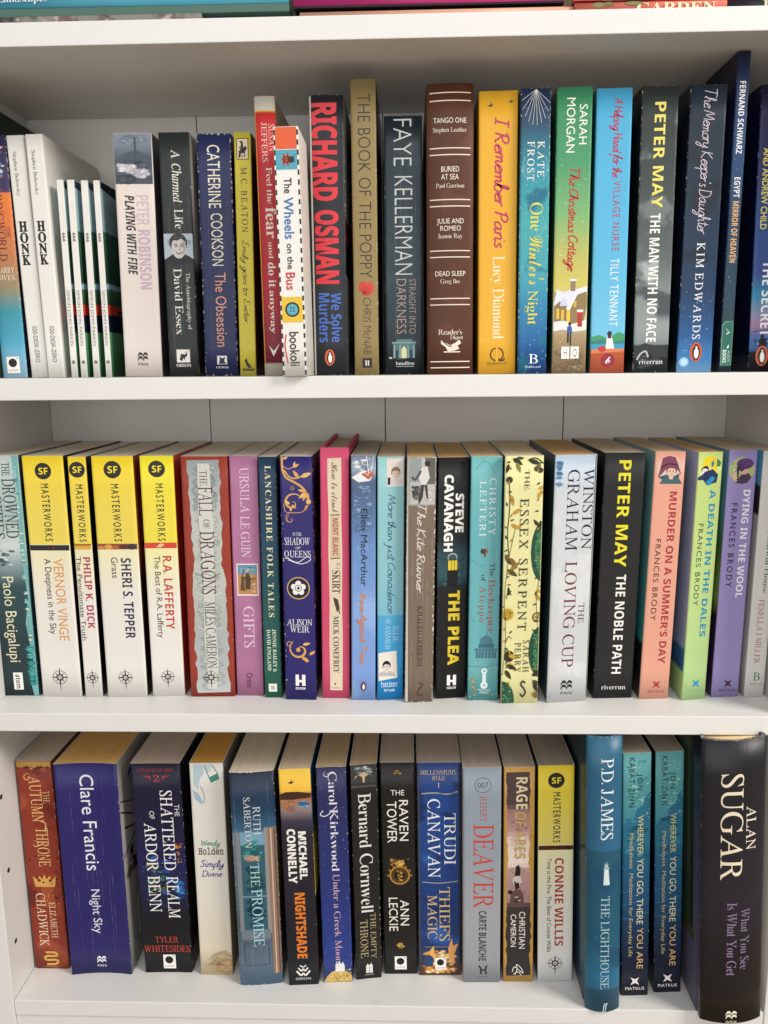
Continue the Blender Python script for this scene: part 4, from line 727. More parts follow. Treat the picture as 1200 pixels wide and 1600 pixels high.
book((0.1727, 0.0336, 0.0361, 0.1969, 0.52, 0.0013), 'middle', 'brick red paperback with a ragged grey stone panel and dark calligraphic title', '#94392a',
 [('spine_picture',[('rag',.16,.017,.85,.983,.05,[(0,'#8f989a'),(.2,'#b4b8b3'),(.5,'#b9bcb4'),(.75,'#a9adab'),(1,'#b2b6b4')],4),('b',.17,.028,.82,.231,70,['#9aa2a4','#adb3b3','#a1a8a9','#939b9d'],.16,11),('b',.17,.231,.84,.577,80,['#b9bcb4','#c6c8c0','#a8aaa2'],.14,12),('b',.2,.577,.82,.977,70,['#a6abaa','#b0b4b2','#a0a6a4','#b6b9b6'],.16,13),
    ('p',[(.36,.028),(.62,.028),(.66,.311),(.62,.631),(.66,.871),(.6,.967),(.42,.967),(.36,.764),(.4,.497),(.34,.231)],'#c9cac2')]+[('l',[(.22,a),(.34,a+.012),(.46,a+.004),(.6,a+.014),(.78,a+.002)],.025,c) for a,c in ((.417,'#c9cbc4'),(.471,'#8f938e'),(.551,'#d2d3cc'),(.631,'#979b97'),(.697,'#cfd1cb'))]),
  ('title',[('t','THE','S',.40,.56,.055,.116,'#5a2c2c'),('t','FALL','S',.36,.66,.121,.236,'#4a2224'),('t','OF','S',.44,.58,.252,.289,'#4a2224'),('t','DRAGONS','S',.36,.66,.300,.561,'#52262a')]),('author_name',[('t','MILES CAMERON','S',.40,.62,.593,.876,'#2a2626')]),('publisher_logo',CP(.48,.2))],
 front='#8a2a20', back='#7a241c', wear=.1, rough=.5)
book((0.203, 0.0359, 0.022, 0.1968, 0.48, 0.0002), 'middle', 'mauve pink paperback with pale lettering and a small framed picture of figures', '#a86f92',
 [('author_name',[('t','URSULA','S',.36,.68,.045,.227,'#dcc6d8'),('t','LE GUIN','S',.34,.66,.241,.409,'#dcc6d8')]),('title',[('t','GIFTS','S',.34,.72,.615,.791,'#dcc6d8')]),
  ('spine_picture',[('r',.14,.436,.92,.570,'#e8dccf'),('r',.18,.441,.88,.564,'#b98452'),('r',.18,.441,.88,.481,'#5f8ca6'),('b',.18,.444,.88,.481,12,['#86a9ba','#b9c9cc','#3f6a84'],.14,2),('b',.18,.481,.88,.511,14,['#6b6a3a','#8d8448','#57552e'],.12,3),('b',.18,.508,.88,.564,18,['#c8946a','#a86a3a','#d8b08a'],.12,4),('p',[(.46,.543),(.44,.495),(.5,.471),(.58,.476),(.64,.500),(.62,.545)],'#4a3828'),('o',.52,.468,.06,'#c49a7a'),('k',[(.32,.543),(.38,.457)],.03,'#3a2c20'),('p',[(.26,.548),(.3,.500),(.4,.500),(.42,.548)],'#5a4630')]),
  ('publisher_logo',[('t','Orion','N',.38,.6,.901,.965,'#3a2c3a')])], front='#8a5274', wear=.2, crease=.15, blots=[('#b678a0',12,.55,0,1)])
book((0.2226, 0.0322, 0.014, 0.1966, 0.41, 0.0001), 'middle', 'narrow navy to green paperback with spaced cream capitals',
 [(.000,'#1f3550'),(.362,'#1e4258'),(.654,'#1f5450'),(1.000,'#24604e')],
 [('title',[('t','LANCASHIRE FOLK TALES','V',.36,.68,.035,.654,'#e4dcb4')]),('author_name',[('t','JENNIE BAILEY &','B',.54,.74,.705,.888,'#dfe0d0'),('t','DAVID ENGLAND','B',.22,.42,.707,.883,'#dfe0d0')]),('publisher_logo',[('boxh',.48,.957,.24,'#e6e6dc','#1c3a34')])], front='#161a24', wear=.3)
book((0.2456, 0.028, 0.0248, 0.1972, 0.28, -0.0008), 'middle', 'royal indigo paperback with golden scrolling vines and a white Tudor rose', '#2c2668',
 [('spine_picture',[('l',[(.08,.001),(.09,.051),(.2,.083),(.45,.101),(.68,.120),(.82,.143)],.065,'#d6a252'),('l',[(.12,.038),(.25,.049),(.4,.043),(.5,.033)],.022,'#d6a252'),('leaf',.42,.043,.14,'#d6a252',.5),('leaf',.44,.041,.11,'#e0b468',1.3),('l',[(.14,.054),(.3,.080),(.5,.086),(.72,.075),(.9,.064)],.045,'#d6a252'),('leaf',.58,.083,.18,'#d6a252',2.2),('leaf',.66,.080,.22,'#e0b468',.35),('leaf',.12,.012,.12,'#e0b468',.6),
     ('leaf',.8,.141,.18,'#d6a252',-1.9),('leaf',.8,.143,.18,'#e0b468',-2.5),('leaf',.82,.143,.15,'#d6a252',-1.3),('leaf',.78,.138,.15,'#d6a252',2.9),('g',.38,.125,.05,.014,'#d6a252'),('curl',.38,.183,.33,'#d6a252',.5,1),('leaf',.3,.188,.14,'#e0b468',2.6),('leaf',.34,.191,.12,'#d6a252',-.6),('l',[(.1,.186),(.15,.217),(.35,.222),(.65,.220),(.82,.201),(.9,.175),(.88,.143)],.02,'#d6a252'),('o',.88,.178,.075,'#e0b468'),('leaf',.84,.191,.12,'#d6a252',-2),('leaf',.32,.217,.1,'#e0b468',1.6),('curl',.3,.249,.14,'#c98a5a',1.6,1),('l',[(.28,.222),(.16,.236),(.2,.259)],.016,'#d6a252'),
     ('spk',0,.175,.06,.978,14,'#e8d0a0',.02,5),
     ('o',.5,.528,.36,'#17142c'),('g',.5,.528,.35,.035,'#c9a468')]+[('o',.5+.15*math.cos(i*1.2566+1.57),.528-.0190*math.sin(i*1.2566+1.57),.095,'#ebe8e2') for i in range(5)]+[('o',.5,.528,.12,'#ebe8e2'),('g',.5,.528,.10,.022,'#17142c'),('o',.5,.528,.045,'#17142c')]+
     [('curl',.5,.786,.36,'#d6a252',2.2,1),('leaf',.6,.764,.16,'#e0b468',.2),('leaf',.55,.817,.18,'#d6a252',-.5),('leaf',.8,.807,.16,'#d6a252',.6),('curl',.16,.764,.12,'#d6a252',0,1),('leaf',.76,.838,.14,'#d6a252',2.4),('o',.45,.786,.07,'#d6a252')]),
  ('title',[('t','IN THE','S',.36,.64,.301,.314,'#e8e6ea','h'),('t','SHADOW','S',.1,.9,.322,.351,'#e8e6ea','h'),('t','OF','S',.44,.6,.358,.368,'#e8e6ea','h'),('t','QUEENS','S',.08,.92,.375,.401,'#e8e6ea','h'),('l',[(.2,.407),(.5,.422),(.8,.399),(.9,.412),(.6,.428),(.2,.412)],.022,'#e8e6ea')]),
  ('author_name',[('t','ALISON','S',.1,.92,.657,.683,'#e8e6ea','h'),('t','WEIR','S',.2,.82,.687,.712,'#e8e6ea','h')]),('publisher_logo',[('bigh',.5,.917,.2,'#efeee8','REVIEW')])],
 front='#241e50', wear=.25, front_items=[('cover_picture',[('spk',.0,.017,.2,.991,40,'#c8924a',.014,4),('curl',.1,.070,.05,'#c8924a',0,1),('curl',.1,.228,.05,'#c8924a',1,-1),('curl',.1,.570,.06,'#c8924a',2,1)])])
book((0.2736, 0.0314, 0.0222, 0.2033, 0.71, 0.0002), 'middle', 'pink cloth hardback taller than its neighbours with a cream paper label', '#cc4e6e',
 [('spine_band',[('p',[(.26,.041),(.74,.038),(.75,.153),(.73,.256),(.76,.409),(.74,.588),(.76,.767),(.74,.967),(.3,.967),(.28,.767),(.3,.588),(.27,.409),(.29,.256),(.26,.153)],'#dccbb0')]),
  ('title',[('t','How to climb','C',.40,.62,.056,.248,'#4a3a2a'),('p',[(.36,.256),(.66,.256),(.68,.430),(.36,.430)],'#cdb892'),('k',[(.34,.258),(.68,.256)],.04,'#6a6a3a'),('k',[(.34,.430),(.68,.427)],.04,'#6a6a3a'),('t','MONT BLANC','D',.42,.62,.271,.417,'#a83a50'),('t','IN A','S',.54,.68,.445,.471,'#3a2c24'),('t','SKIRT','B',.40,.68,.476,.568,'#3a2c24')]),
  ('spine_picture',[('p',[(.42,.583),(.6,.593),(.66,.629),(.56,.645),(.48,.614)],'#4a4034'),('l',[(.5,.588),(.66,.650)],.04,'#3a2c24')]),('author_name',[('t','MICK CONEFREY','B',.42,.62,.660,.895,'#2c2420')]),('publisher_logo',[('leaf',.46,.946,.08,'#4a4034',1.2),('t','ONEWORLD','S',.36,.66,.954,.960,'#5a4a3c','h')])],
 front='#b84460', back='#b84460', hard=True, depth=.129, wear=.2, rough=.75, pages='#a89c86')
book((0.2961, 0.0278, 0.0191, 0.1974, 0.76, 0.0001), 'middle', 'sea blue paperback with a yacht in rough water and orange brush title',
 [(.001,'#6f7f96'),(.046,'#8fa0b4'),(.098,'#4a5a76'),(.229,'#56749e'),(.387,'#6a8fc4'),(.649,'#7da0d6'),(1.000,'#7c9cd8')],
 [('spine_picture',[('b',.02,.004,.98,.072,34,['#9fb0c0','#c9d2d8','#6a7c94','#dfe4e6'],.16,3),('p',[(.02,.085),(.5,.056),(.95,.067),(.75,.098),(.3,.104)],'#e2e4e6'),('p',[(.4,.072),(.8,.054),(.95,.072),(.7,.093)],'#b8604e'),('k',[(.62,.001),(.72,.072)],.03,'#e8eaea'),('k',[(.05,.025),(.7,.077)],.02,'#e8eaea'),('k',[(.9,.001),(.8,.067)],.02,'#e8eaea'),('b',.02,.098,.98,.308,60,['#5f7ca4','#6a86ac','#5872a0','#8aa2c2'],.16,6)]+[('l',[(.02,a),(.3,a-.004),(.6,a+.003),(.98,a-.003)],.02,'#8fa9d4') for a in (.439,.505,.583,.780,.858,.911)]),
  ('author_name',[('t','Ellen MacArthur','N',.4,.66,.208,.520,'#1c2230')]),('title',[('t','Race Against Time','H2',.36,.62,.549,.848,'#d0803e')]),('publisher_logo',[('penguin',.5,.942,.2,'#3a3a50','#8a4a3a')])],
 front='#2c3a5a', wear=.3, crease=.15, blots=[('#8fb0e0',20,.52,.35,1)], pages='#8f8a80')
book((0.3175, 0.0287, 0.0207, 0.1962, 0.64, 0.0032), 'middle', 'aqua to bright blue paperback with blue handwriting and two small portrait snapshots',
 [(.001,'#8ebfc0'),(.489,'#86bac2'),(.637,'#7ab4c6'),(.642,'#4fa2cc'),(.806,'#3b98cc'),(.912,'#2086c6'),(1.004,'#1b80c2')],
 [('spine_picture',[('r',.34,.007,.98,.115,'#d9cfc8'),('face',.68,.067,.30,'#d3bfb2','#8a6a4a','#cfc6c2'),('r',.38,.080,.48,.109,'#24201e')]),('spine_picture',[('p',[(.04,.798),(.74,.790),(.78,.906),(.06,.917)],'#e4dccf'),('face',.36,.859,.28,'#d8d0c8','#201c1c','#b9b4b0')]),
  ('title',[('t','More than just Coincidence','H',.40,.68,.146,.635,'#284a72')]),('author_name',[('t','JULIE','S',.6,.8,.685,.753,'#a4cfe0'),('t','WASSMER','S',.3,.5,.653,.785,'#a4cfe0')]),
  ('publisher_logo',[('t','harper','N',.16,.8,.920,.938,'#dfeaf0','h'),('r',.16,.942,.78,.944,'#dfeaf0'),('t','true','N',.26,.68,.949,.964,'#dfeaf0','h')])], front='#1f4258', wear=.2, pages='#a8987e')
book((0.3404, 0.0245, 0.0224, 0.1963, 0.77, 0.0022), 'middle', 'worn taupe paperback with white handwriting and a grey photo of a child at a doorway', '#776759',
 [('spine_picture',[('r',.0,.000,1,.188,'#9a9a96'),('r',.12,.003,.96,.183,'#b4b4b0'),('r',.12,.003,.5,.097,'#8d9698'),('r',.62,.003,.96,.105,'#5c5c58'),('b',.12,.105,.5,.170,16,['#5a5652','#4a4642','#6f6a66'],.14,4),('b',.6,.118,.96,.183,14,['#b9b4ae','#cfcac4'],.16,5),('p',[(.4,.079),(.5,.039),(.7,.034),(.78,.079),(.66,.105),(.5,.107)],'#d0cdc8'),('o',.7,.024,.1,'#2c2826'),('p',[(.48,.107),(.6,.107),(.55,.157),(.42,.186),(.4,.170)],'#3c3632'),('p',[(.6,.107),(.7,.107),(.74,.160),(.68,.160)],'#3c3632'),('l',[(.48,.052),(.3,.086),(.18,.076)],.08,'#4c4642'),('k',[(0,.003),(0.06,.997)],.1,'#c4bdb2')]),
  ('title',[('t','The Kite Runner','H',.38,.66,.183,.542,'#ddd6cb')]),('author_name',[('t','KHALED HOSSEINI','S',.42,.6,.594,.846,'#2e2622')]),('publisher_logo',[('l',[(.5,.919),(.64,.924),(.5,.945),(.44,.966),(.64,.971)],.04,'#3a302a')])],
 front='#5d5046', wear=1.0, crease=.75, pages='#b0956a', bulge=.0006)
book((0.3661, 0.0323, 0.0243, 0.1953, 0.52, 0.0043), 'middle', 'black paperback with bold white name, yellow title and a glowing door window',
 [(.000,'#1e1f20'),(.332,'#1c2426'),(.402,'#2f4a52'),(.479,'#2f5058'),(.529,'#1e1f20'),(.997,'#171717')],
 [('author_name',[('t','STEVE','X',.58,.84,.144,.301,'#eeece6'),('t','CAVANAGH','X',.22,.50,.069,.378,'#eeece6')]),
  ('spine_picture',[('b',.1,.391,.95,.527,24,['#31525c','#2a4850','#3a5c64'],.16,2),('o',.5,.402,.16,'#9aa4a4',.14),('o',.5,.404,.13,'#3a4a50',.11),('r',.34,.412,.68,.524,'#121414'),('r',.36,.415,.66,.455,'#d8be34'),('k',[(.46,.415),(.46,.455)],.02,'#4a4418'),('k',[(.56,.415),(.56,.455)],.02,'#4a4418'),('o',.8,.452,.02,'#101010')]),
  ('title',[('t','THE PLEA','X',.40,.76,.540,.856,'#d8bf30')]),('publisher_logo',[('bigh',.53,.923,.19,'#eeece6','HEADLINE')])], front='#0e0f10', wear=.3, pages='#a98c62')
book((0.3917, 0.0281, 0.0242, 0.1963, 0.31, 0.0012), 'middle', 'faded turquoise paperback with cracked lines, a domed palace and a bee', 
 [(.001,'#6fb2b4'),(.358,'#62a8ae'),(.752,'#66aab0'),(.857,'#68a8aa'),(1.001,'#4f989c')],
 [('author_name',[('t','CHRISTY','T',.60,.8,.085,.311,'#d3e0dc'),('t','LEFTERI','T',.3,.5,.096,.316,'#d3e0dc')]),
  ('title',[('t','The','S',.66,.82,.424,.479,'#3c302c'),('t','Beekeeper','S',.62,.84,.490,.715,'#9a5648'),('t','of','S',.38,.52,.471,.500,'#3c302c'),('t','Aleppo','T',.34,.54,.516,.668,'#9a5648')]),
  ('spine_picture',[('o',.46,.377,.12,'#4a342c',.08),('l',[(.38,.366),(.5,.400)],.04,'#4a342c'),('l',[(.56,.364),(.5,.395)],.04,'#a0603c'),('k',[(.1,.056),(.4,.017),(.6,.028),(.75,.064)],.012,'#3f7c84'),('k',[(.05,.406),(.3,.437),(.5,.432)],.012,'#3f7c84'),('k',[(.04,.647),(.2,.668)],.012,'#3f7c84'),('k',[(.02,.852),(.5,.860),(.98,.846)],.014,'#3f6c70'),
     ('p',[(.36,.760),(.4,.736),(.58,.720),(.76,.736),(.8,.760)],'#4a7a8a'),('r',.34,.760,.84,.776,'#3c6a7c'),('r',.2,.778,.95,.789,'#4a7a8a'),('r',.24,.789,.92,.820,'#5c8f9c')]+[('r',u,.791,u+.05,.820,'#3a6678') for u in (.27,.36,.45,.56,.67,.78,.86)]+[('r',.57,.705,.59,.723,'#4a7a8a'),('b',.04,.867,.34,.993,16,['#b8864a','#c79a5a','#8a7a4a'],.07,7),('b',.3,.957,.95,.999,12,['#b8864a','#7a9a7a'],.05,9)]),
  ('publisher_logo',[('o',.54,.875,.10,'#d8e6e2'),('o',.54,.875,.04,'#7aa8a8'),('r',.48,.883,.6,.930,'#d8e6e2'),('o',.54,.936,.12,'#d8e6e2'),('o',.54,.936,.04,'#7aa8a8'),('t','MANILLA','N',.34,.76,.951,.959,'#d8e6e2','h'),('t','PRESS','N',.4,.7,.963,.971,'#d8e6e2','h')])], front='#2f6268', wear=.55, crease=.4, bulge=-.0006, pages='#ae9a7c')
book((0.4201, 0.0228, 0.0294, 0.1973, 0.04, 0.0022), 'middle', 'pale cream yellow paperback covered with dark green serpent coils, leaves and berries', '#dcd79c',
 [('spine_picture',[('o',1.02,.376,.30,'#1f4a34',.80),('o',1.04,.376,.22,'#2d6a48',.66),('o',1.02,.783,.30,'#1f4a34',.70),('o',1.04,.783,.2,'#2d6a48',.56),('o',.02,.987,.34,'#1f4a34',.55)]+[('spk',.84,.304,1,.449,40,'#6fae7c',.016,2),('spk',.84,.705,1,.858,34,'#6fae7c',.016,3),('spk',.02,.925,.26,.997,26,'#6fae7c',.016,5)]+
    [('leaf',.2,.009,.2,'#2a2c1c',-.6),('leaf',.3,.025,.18,'#8a7a3a',-1.2),('leaf',.1,.030,.16,'#2a2c1c',-1.8),('leaf',.28,.009,.14,'#3a4a24',0),('o',.12,.092,.09,'#3a342a'),('l',[(.12,.102),(.14,.201),(.1,.304),(.16,.408)],.025,'#3a3a24'),('leaf',.16,.149,.2,'#b08a34',-1.3),('leaf',.22,.226,.17,'#b08a34',.6),('leaf',.18,.265,.18,'#b08a34',-.5),('leaf',.3,.283,.14,'#b08a34',.5),('leaf',.06,.382,.2,'#5a4a2a',-1.2),('leaf',.14,.397,.24,'#7a5a2a',-.9),('leaf',.1,.444,.22,'#4a4a24',-.6),('leaf',.2,.449,.2,'#8a6a34',.8),
     ('leaf',.88,.030,.2,'#2a2c1c',2.8),('l',[(.62,.014),(.8,.009),(1,.030)],.03,'#2a2c1c'),('o',.82,.050,.07,'#4a4434'),('o',.92,.056,.07,'#3a342a'),('o',.87,.040,.06,'#6a6248'),('leaf',.86,.128,.14,'#c09a3a',.3),('leaf',.86,.164,.16,'#c09a3a',1.1),('leaf',.9,.273,.14,'#2a2c1c',2.2),('leaf',.94,.288,.14,'#2a2c1c',1.6),
     ('leaf',.86,.542,.16,'#c08a2a',-1),('leaf',.9,.527,.14,'#c08a2a',-.6),('o',.14,.627,.17,'#c9a83a'),('o',.14,.627,.13,'#a8862c'),('spk',.02,.594,.3,.666,30,'#ddc45a',.014,6),('leaf',.1,.550,.12,'#2a2c1c',.8),('leaf',.16,.542,.12,'#2a2c1c',1.6),('o',.93,.640,.13,'#4a3c24',.14),('o',.93,.640,.1,'#c9b06a',.11)]+[('k',[(.93,.640),(.93+.1*math.cos(a),.640+.011*math.sin(a))],.014,'#4a3c24') for a in (0,.9,1.8,2.7,3.6,4.5,5.4)]+
    [('l',[(.1,.744),(.18,.718),(.26,.728)],.02,'#3a3a24'),('o',.12,.775,.06,'#8a8a4a'),('o',.2,.801,.14,'#2a2c1c',.16),('leaf',.18,.796,.2,'#c09a3a',-.3),('leaf',.2,.827,.2,'#c09a3a',-.9),('leaf',.12,.837,.2,'#2a2c1c',-.4),('leaf',.1,.858,.2,'#3a3a24',-1),('leaf',.86,.868,.2,'#2a2c1c',-.2),('leaf',.82,.884,.2,'#2a2c1c',.4),('leaf',.84,.904,.2,'#3a3a24',-.6),('leaf',.88,.915,.18,'#2a2c1c',-1.2),('o',.94,.966,.09,'#6a5a3a')]+[('l',[(.04,.873),(.1,.718),(.05,.563),(.12,.433)],.014,'#4a4a2c'),('l',[(.96,.485),(.9,.563),(.95,.679)],.014,'#4a4a2c'),('l',[(.1,.433),(.2,.356),(.3,.283)],.014,'#4a4a2c')]+[('leaf',.04+.2*((i*37)%10)/10,.009+(.977-.009)*(i+.5)/34,.075,('#4a5230','#8a6a30','#2e3620','#a8842e')[i%4],(i*2.4)%6.3) for i in range(34)]+[('leaf',.84+.13*((i*53)%10)/10,.009+(.977-.009)*(i+.5)/26,.07,('#3a4426','#a07c34','#2e3620')[i%3],(i*1.9)%6.3) for i in range(26)]),
  ('title',[('t','THE','S',.52,.64,.053,.131,'#2c2a24'),('t','ESSEX','T',.42,.64,.164,.364,'#2c2a24'),('t','SERPENT','T',.42,.64,.402,.695,'#2c2a24')]),('author_name',[('t','SARAH','T',.58,.74,.734,.868,'#2c2a24'),('t','PERRY','T',.36,.52,.744,.868,'#2c2a24')]),
  ('publisher_logo',[('l',[(.66,.915),(.58,.907),(.54,.922),(.62,.938),(.66,.956),(.58,.972),(.52,.959)],.045,'#2c2a24')])], front='#22301f', wear=.5, crease=.25, bulge=-.0004, pages='#b8a890')
book((0.4582, 0.0263, 0.0326, 0.1974, 0.41, 0.0052), 'middle', 'thick pale grey and blue paperback with brushed sky and dark red and black serif capitals',
 [(.000,'#a9bccb'),(.127,'#c0c7ce'),(.231,'#c6c9cc'),(.999,'#c4c5c5')],
 [('author_name',[('t','WINSTON','S',.70,.94,.052,.371,'#2a2428'),('t','GRAHAM','S',.32,.6,.057,.376,'#2a2428')]),('title',[('t','LOVING CUP','S',.34,.62,.418,.853,'#6e2c3a'),('t','THE','S',.70,.84,.589,.672,'#4a3038')]),('publisher_logo',[('waves',.48,.931,.17,'#24222a','PAN')]),
  ('spine_picture',[('b',.02,.005,.2,.127,16,['#5a86a8','#86a8c4','#3a6a90'],.10,3),('k',[(.97,.003),(.985,.983)],.02,'#4a4c50')])],
 front='#24282c', back=[(.000,'#2c4048'),(.361,'#20343a'),(.750,'#3a5058'),(.999,'#26363c')], wear=.7, crease=.3, blots=[('#86a6c8',26,.54,0,.35),('#cfd2d2',22,.52,.2,1),('#aeb3b6',50,.60,.3,1)], pages='#a98a60')
book((0.4962, 0.0335, 0.0314, 0.1981, 0.55, 0.0023), 'middle', 'matt black paperback with bright yellow name and bold white title', '#232323',
 [('author_name',[('t','PETER MAY','D',.36,.66,.030,.452,'#e0d62e')]),('title',[('t','THE NOBLE PATH','D',.44,.68,.484,.896,'#e8e6e0')]),('publisher_logo',[('t','riverrun','S',.2,.82,.943,.963,'#d6d4ce','h')])],
 front='#181818', back='#0d0d0d', wear=.12, rough=.55, pages='#a89a88')
book((0.5288, 0.0326, 0.0237, 0.1987, 0.91, 0.0022), 'middle', 'salmon pink paperback with red title and round portrait of a woman in plum hat', '#d99c86',
 [('spine_picture',[('o',.5,.065,.42,'#d8b8a8'),('p',[(.14,.098),(.4,.088),(.68,.093),(.84,.083),(.8,.109),(.62,.119),(.4,.119)],'#2f5a60'),('face',.56,.078,.30,'#dcb9a2','#5a2a34','#3f6266'),('p',[(.2,.057),(.24,.026),(.44,.016),(.66,.021),(.76,.047),(.9,.093),(.78,.073),(.6,.062),(.4,.065),(.26,.085),(.12,.101)],'#7a4258'),('l',[(.2,.062),(.46,.047),(.76,.054)],.05,'#4a2236')]),
  ('title',[('t',"MURDER ON A SUMMER'S DAY",'D',.56,.8,.155,.850,'#a03036')]),('author_name',[('t','FRANCES BRODY','R',.2,.38,.342,.671,'#2c2222')]),('publisher_logo',[('star4',.56,.940,.16,'#a03036','#7a4a40')])],
 front='#7a8a8a', back=[(.000,'#6f9a9c'),(.503,'#4f8f90'),(.762,'#2f8a84'),(.772,'#1a2420'),(1.003,'#14181a')], wear=.15, pages='#a8977e')
book((0.5599, 0.0316, 0.02, 0.1984, 0.54, 0.0042), 'middle', 'lime green paperback with blue title and a round portrait in a yellow hat',
 [(.001,'#b9cc78'),(.501,'#b7cf86'),(1.005,'#aacb8c')],
 [('spine_picture',[('o',.42,.063,.42,'#c8d890'),('face',.3,.074,.26,'#ece2d6','#2a1c1c','#2a3a6a'),('p',[(.16,.063),(.22,.027),(.44,.012),(.68,.019),(.8,.050),(.76,.087),(.62,.082),(.5,.056),(.3,.053)],'#dfc92c'),('p',[(.14,.092),(.3,.076),(.62,.066),(.84,.087),(.8,.118),(.4,.128)],'#263258'),('p',[(.34,.118),(.6,.092),(.74,.102),(.5,.131)],'#2a86b4'),('p',[(.52,.045),(.62,.030),(.66,.045),(.58,.061)],'#2f7a9a'),('p',[(.76,.025),(.94,.040),(.9,.056),(.76,.056)],'#4a7a4a')]),
  ('title',[('t','A DEATH IN THE DALES','D',.56,.80,.146,.736,'#2a8aac')]),('author_name',[('t','FRANCES BRODY','R',.2,.4,.278,.607,'#3a4434')]),('publisher_logo',[('star4',.56,.933,.19,'#2a8ab8','#8aa87a')])],
 front='#4a6a3a', back=[(.001,'#a8a6c4'),(.785,'#9a9cba'),(.796,'#3a6a94'),(.876,'#34568a'),(.889,'#a8c47a'),(1.005,'#b9cf86')], wear=.15, pages='#ab8f64')
book((0.5867, 0.0369, 0.0224, 0.1992, 0.44, 0.0022), 'middle', 'lavender paperback with white title and a round portrait of a man in a purple cap', '#9286b8',
 [('spine_picture',[('o',.48,.077,.44,'#a8b86a'),('b',.1,.043,.4,.115,12,['#8fa85a','#c8c8b4','#6a7a4a'],.1,4),('p',[(.3,.126),(.5,.089),(.72,.089),(.84,.105),(.7,.126),(.5,.131)],'#4a3450'),('o',.56,.079,.18,'#d0a890',.14),('o',.58,.053,.30,'#5a3a6e',.19),('p',[(.3,.074),(.4,.048),(.6,.069),(.5,.084)],'#4a2c5a'),('r',.3,.064,.38,.115,'#2c2030'),('p',[(.16,.100),(.3,.079),(.34,.110),(.24,.121)],'#d8b49a')]),
  ('title',[('t','DYING IN THE WOOL','D',.6,.84,.154,.585,'#e8e6ee')]),('author_name',[('t','FRANCES BRODY','W',.22,.42,.206,.541,'#342648')]),('publisher_logo',[('star4',.58,.943,.17,'#4a2440','#3a2a4a')])],
 front='#5a5a7a', back=[(.001,'#5a8aa8'),(.250,'#5a9aa0'),(.380,'#4a7a3a'),(.588,'#8aa84a'),(.665,'#2a1c34'),(.997,'#3a2450')], wear=.12, pages='#aa9a84')
book((0.61, 0.0372, 0.0165, 0.1985, 0.39, 0.0022), 'middle', 'pale grey paperback at the right end of the middle row with green and pink lettering', '#cdcbc6',
 [('title',[('t','Goodwill House','S',.5,.74,.300,.566,'#2f6a4a')]),('author_name',[('t','FENELLA J. MILLER','S',.36,.64,.592,.857,'#a04a5a')]),('publisher_logo',[('t','B','S',.38,.72,.896,.930,'#2f6a4a','h'),('t','Boldwood','S',.25,.85,.940,.948,'#5a7a6a','h')])],
 front='#9a9a96', back=[(-.001,'#4a94c0'),(.131,'#6aa8cc'),(.139,'#3a3038'),(.243,'#2a2428'),(.254,'#b4b0ac'),(1.003,'#c0bdb8')], wear=.2, pages='#a89a86')

# ================================================================ LOWER ROW
book((0.017, 0.0363, 0.0303, 0.1974, -0.12, -0.0002), 'lower', 'rust red paperback with gold crown and lettering at the left end of the lower row', '#8a3524',
 [('spine_band',[('p',[(0,.002),(1,.002),(1,.032),(.9,.023),(.75,.035),(.6,.026),(.45,.039),(.3,.026),(.12,.032),(0,.026)],'#b08a44'),('b',.02,.020,.98,.039,22,['#5a2416','#6a2c1c','#3a1a12'],.05,6)]),
  ('title',[('t','AUTUMN','S',.34,.66,.069,.282,'#e0b274'),('curl',.3,.076,.13,'#e0b274',1,1),('t','THE','S',.70,.88,.137,.196,'#e0b274'),('t','THRONE','S',.4,.74,.310,.495,'#e0b274'),('curl',.34,.390,.12,'#e0b274',2,-1),('l',[(.56,.279),(.7,.292),(.66,.329)],.03,'#e0b274')]),
  ('spine_picture',[('p',[(.24,.594),(.18,.542),(.34,.563),(.36,.539),(.46,.557),(.52,.532),(.58,.557),(.68,.539),(.72,.563),(.86,.542),(.8,.594)],'#cf9f52'),('o',.36,.563,.05,'#8a3524'),('o',.68,.563,.05,'#8a3524'),('spk',.05,.434,.95,.650,26,'#3a1610',.03,3),('spk',.5,.603,.95,.696,30,'#d0a878',.012,4)]),
  ('author_name',[('t','ELIZABETH','S',.58,.76,.668,.844,'#e6c9a0'),('t','CHADWICK','S',.22,.48,.625,.887,'#e8d0ac')]),
  ('publisher_logo',[('l',[(.35,.918),(.62,.918),(.66,.934),(.36,.937),(.36,.955),(.66,.955),(.64,.974),(.36,.977)],.07,'#cf9f52'),('t','SPHERE','N',.3,.7,.985,.992,'#b08050','h')])],
 front='#5a2418', back='#6a2a1c', wear=.4, blots=[('#6a2018',30,.55,0,1),('#a04a2c',45,.58,0,1)], pages='#9a8e80')
